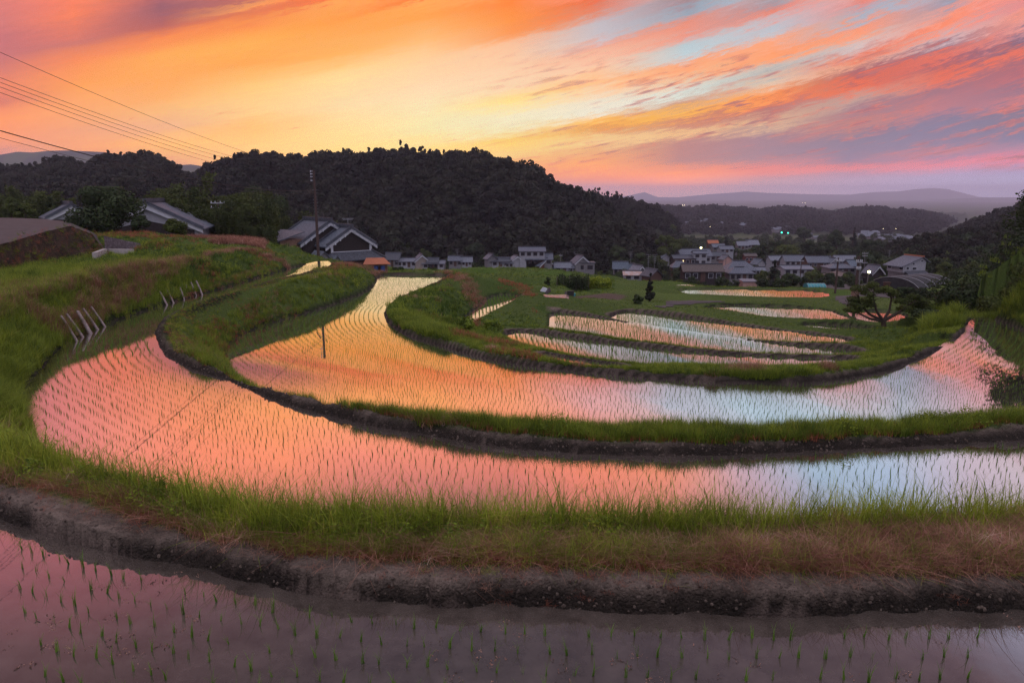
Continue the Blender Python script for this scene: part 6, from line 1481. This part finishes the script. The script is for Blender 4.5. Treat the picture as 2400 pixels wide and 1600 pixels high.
C = np.array(C); n = 9000; k = r_.integers(0, len(C), n); dd_ = r_.normal(size=(n, 3)); dd_ /= np.linalg.norm(dd_, axis=1)[:, None]
P_ = C[k] + dd_ * (r_.uniform(.2, 1, n) ** .6 * .48)[:, None] * np.array([1.1, 1, .6]); V_, F_ = crown_quads(P_, dd_, .075, r_)
link('crown', mesh_np('crown', V_, F_, (LEAF_OLIVE,)), rt)
# dark bushes and a tall tree on the right hand slope
for i, (x, y, h, w, l, lf) in enumerate(((35.6, 46.5, 4.4, 3.6, 'tall tree with yellowish leaves at the right edge', LEAF_OLIVE), (38.5, 50, 4.6, 5.5, 'dark tree behind the yellowish one at the right edge', LEAF_DARK), (31.5, 50.5, 1.6, 3.0, 'dark bush on the crest of the right grass slope', LEAF_DARK),
        (33.6, 47.0, 2.0, 2.6, 'leafy bush below the tall tree at the right edge', LEAF_OLIVE), (34.6, 43.5, 3.0, 3.0, 'bush beside the yellowish tree, cut by the right edge', LEAF_DARK), (34.6, 51.5, 2.4, 4, 'wide bush on the skyline of the right grass slope', LEAF_DARK), (38.5, 58, 4.0, 6, 'taller bush right of the wide skyline bush', LEAF_DARK),
        (43, 58, 6.0, 7, 'tallest tree on the right grass slope', LEAF_DARK), (35.5, 38.0, 5.5, 4.5, 'tree on the bank just outside the right edge', LEAF_DARK), (36.5, 33.0, 6.0, 5.0, 'broad tree on the bank outside the right edge', LEAF_DARK))):
    gz = hgt(x, y); isT = 'tree' in l.split(' right')[0].split(' below')[0].split(' beside')[0]; rt = empty('bank_tree' if isT else 'bank_bush', (x, y, gz - .2), 0, l, 'tree' if isT else 'bush'); V_, F_, C, S = crown(h, w / 2, 4200, .11, 90 + i, 20, .03); link('crown', mesh_np('crown', V_, F_, (lf,)), rt)
    b = MB(); b.tube([(0, 0, -.3), (0, 0, h * .6)], [.14, .05], 7)
    for c in C[:7]: b.tube([(0, 0, c[2] * .5), tuple(c)], [.06, .02], 5)
    b.build('trunk', BARK, rt)
# bushes at the water's end of the third paddy's left knolls
for i, (u, v, w, h, l) in enumerate(((1070, 755, 46, 30, 'leafy bush low in the hollow between the two knolls'), (1130, 758, 44, 28, 'leafy bush in front of the right hand knoll'))):
    tree(u / .98, v / .98, (v - h) / .98, w, l, G_DEEP, base=0, seed=110 + i, name='bush', cat='bush', trunk=False)

# ------------------------------------------------------------------ masses of trees too dense to count
tv = [variant(*crown(9, 4.0, 1500, .42, 130 + s, 16, .05)[:2], LEAF_DARK) for s in range(3)] + [variant(*crown(8, 3.4, 1300, .42, 140, 14, .05)[:2], LEAF_OLIVE)]
r = np.random.default_rng(12)
def mass(name, cells_, label, var=tv, s0=.8, s1=1.2):
    P_ = []; S_ = []
    for (u0, u1, d0, d1, n, sc) in cells_:
        for _ in range(n):
            d = r.uniform(d0, d1); u = r.uniform(u0, u1); x = (u - 1200) / FPX / 1.0 * d; x = PD(u * .98, 500, d)[0]; P_.append((x, d)); S_.append(sc * r.uniform(s0, s1))
    P_ = np.array(P_); z = height(P_[:, 0], P_[:, 1]) - .4; S_ = np.array(S_); n = len(P_)
    scatter(name, np.stack([P_[:, 0], P_[:, 1], z], 1), np.stack([r.normal(0, .05, n), r.normal(0, .05, n), r.uniform(0, 6.28, n)], 1), np.stack([S_, S_, S_ * r.uniform(.85, 1.2, n)], 1), r.integers(0, len(var), n), var, label)
mass('village_woodland', [(1800, 2130, 345, 460, 120, 1.0), (1560, 1800, 400, 470, 46, 1.0), (2040, 2300, 215, 300, 60, .9), (1550, 1760, 480, 640, 90, 1.05), (1560, 2300, 560, 800, 90, 1.0), (1750, 2080, 470, 600, 110, .9), (1720, 1800, 330, 380, 14, .8), (1400, 1560, 245, 300, 26, .75), (2080, 2400, 180, 240, 40, .75), (1790, 1830, 190, 200, 3, .4), (2260, 2420, 125, 160, 24, .45), (1590, 2060, 160, 175, 34, .27), (1430, 2070, 190, 285, 80, .42), (900, 1400, 222, 245, 34, .42), (1290, 1440, 216, 240, 10, .4)], 'dark woodland between and behind the village houses')
mass('foothill_shrubs', [(880, 1400, 255, 275, 46, .55), (900, 1560, 268, 300, 70, .7)], 'shrubs along the foot of the big wooded hill')
# bamboo grove behind the left terrace
def bamboo(seed):
    q = random.Random(seed); V_ = []; F_ = []; rr_ = np.random.default_rng(seed)
    n = 700; t_ = rr_.random(n) ** .75; lean = .9; x = lean * t_ ** 2 * 1.6; P_ = np.stack([x + rr_.normal(0, .35, n) * (.35 + t_), rr_.normal(0, .35, n) * (.35 + t_), .8 + t_ * 7.2], 1)
    return crown_quads(P_, rr_.normal(size=(n, 3)) / 1.7, .20, rr_)
bv = [variant(*bamboo(200 + i), LEAF_BAMB) for i in range(4)]
mass('bamboo_grove', [(345, 640, 88, 118, 300, .82), (345, 560, 84, 96, 90, .6), (640, 760, 116, 128, 70, .95), (0, 130, 95, 120, 60, .8), (450, 635, 84, 92, 80, .45)], 'dense bamboo grove behind the left terrace', bv, .7, 1.15)
# ------------------------------------------------------------------ evening haze in the valley air
hm = bpy.data.materials.new('haze'); hm.use_nodes = True; t = hm.node_tree; t.nodes.clear()
o_ = t.nodes.new('ShaderNodeOutputMaterial'); pv = t.nodes.new('ShaderNodeVolumePrincipled')
pv.inputs['Color'].default_value = (.84, .78, 1.0, 1); pv.inputs['Density'].default_value = 1.1e-4; pv.inputs['Anisotropy'].default_value = 0.0
t.links.new(pv.outputs[0], o_.inputs['Volume'])
b_ = MB(); zlo, zhi = float(GH.min()) - 1, float(GH.max()) + 12
b_.box((0, 9700, (zlo + zhi) / 2), (52000, 19900, zhi - zlo))
print('haze top', zhi)
hz = b_.build('haze', hm); tag(hz, kind='stuff')
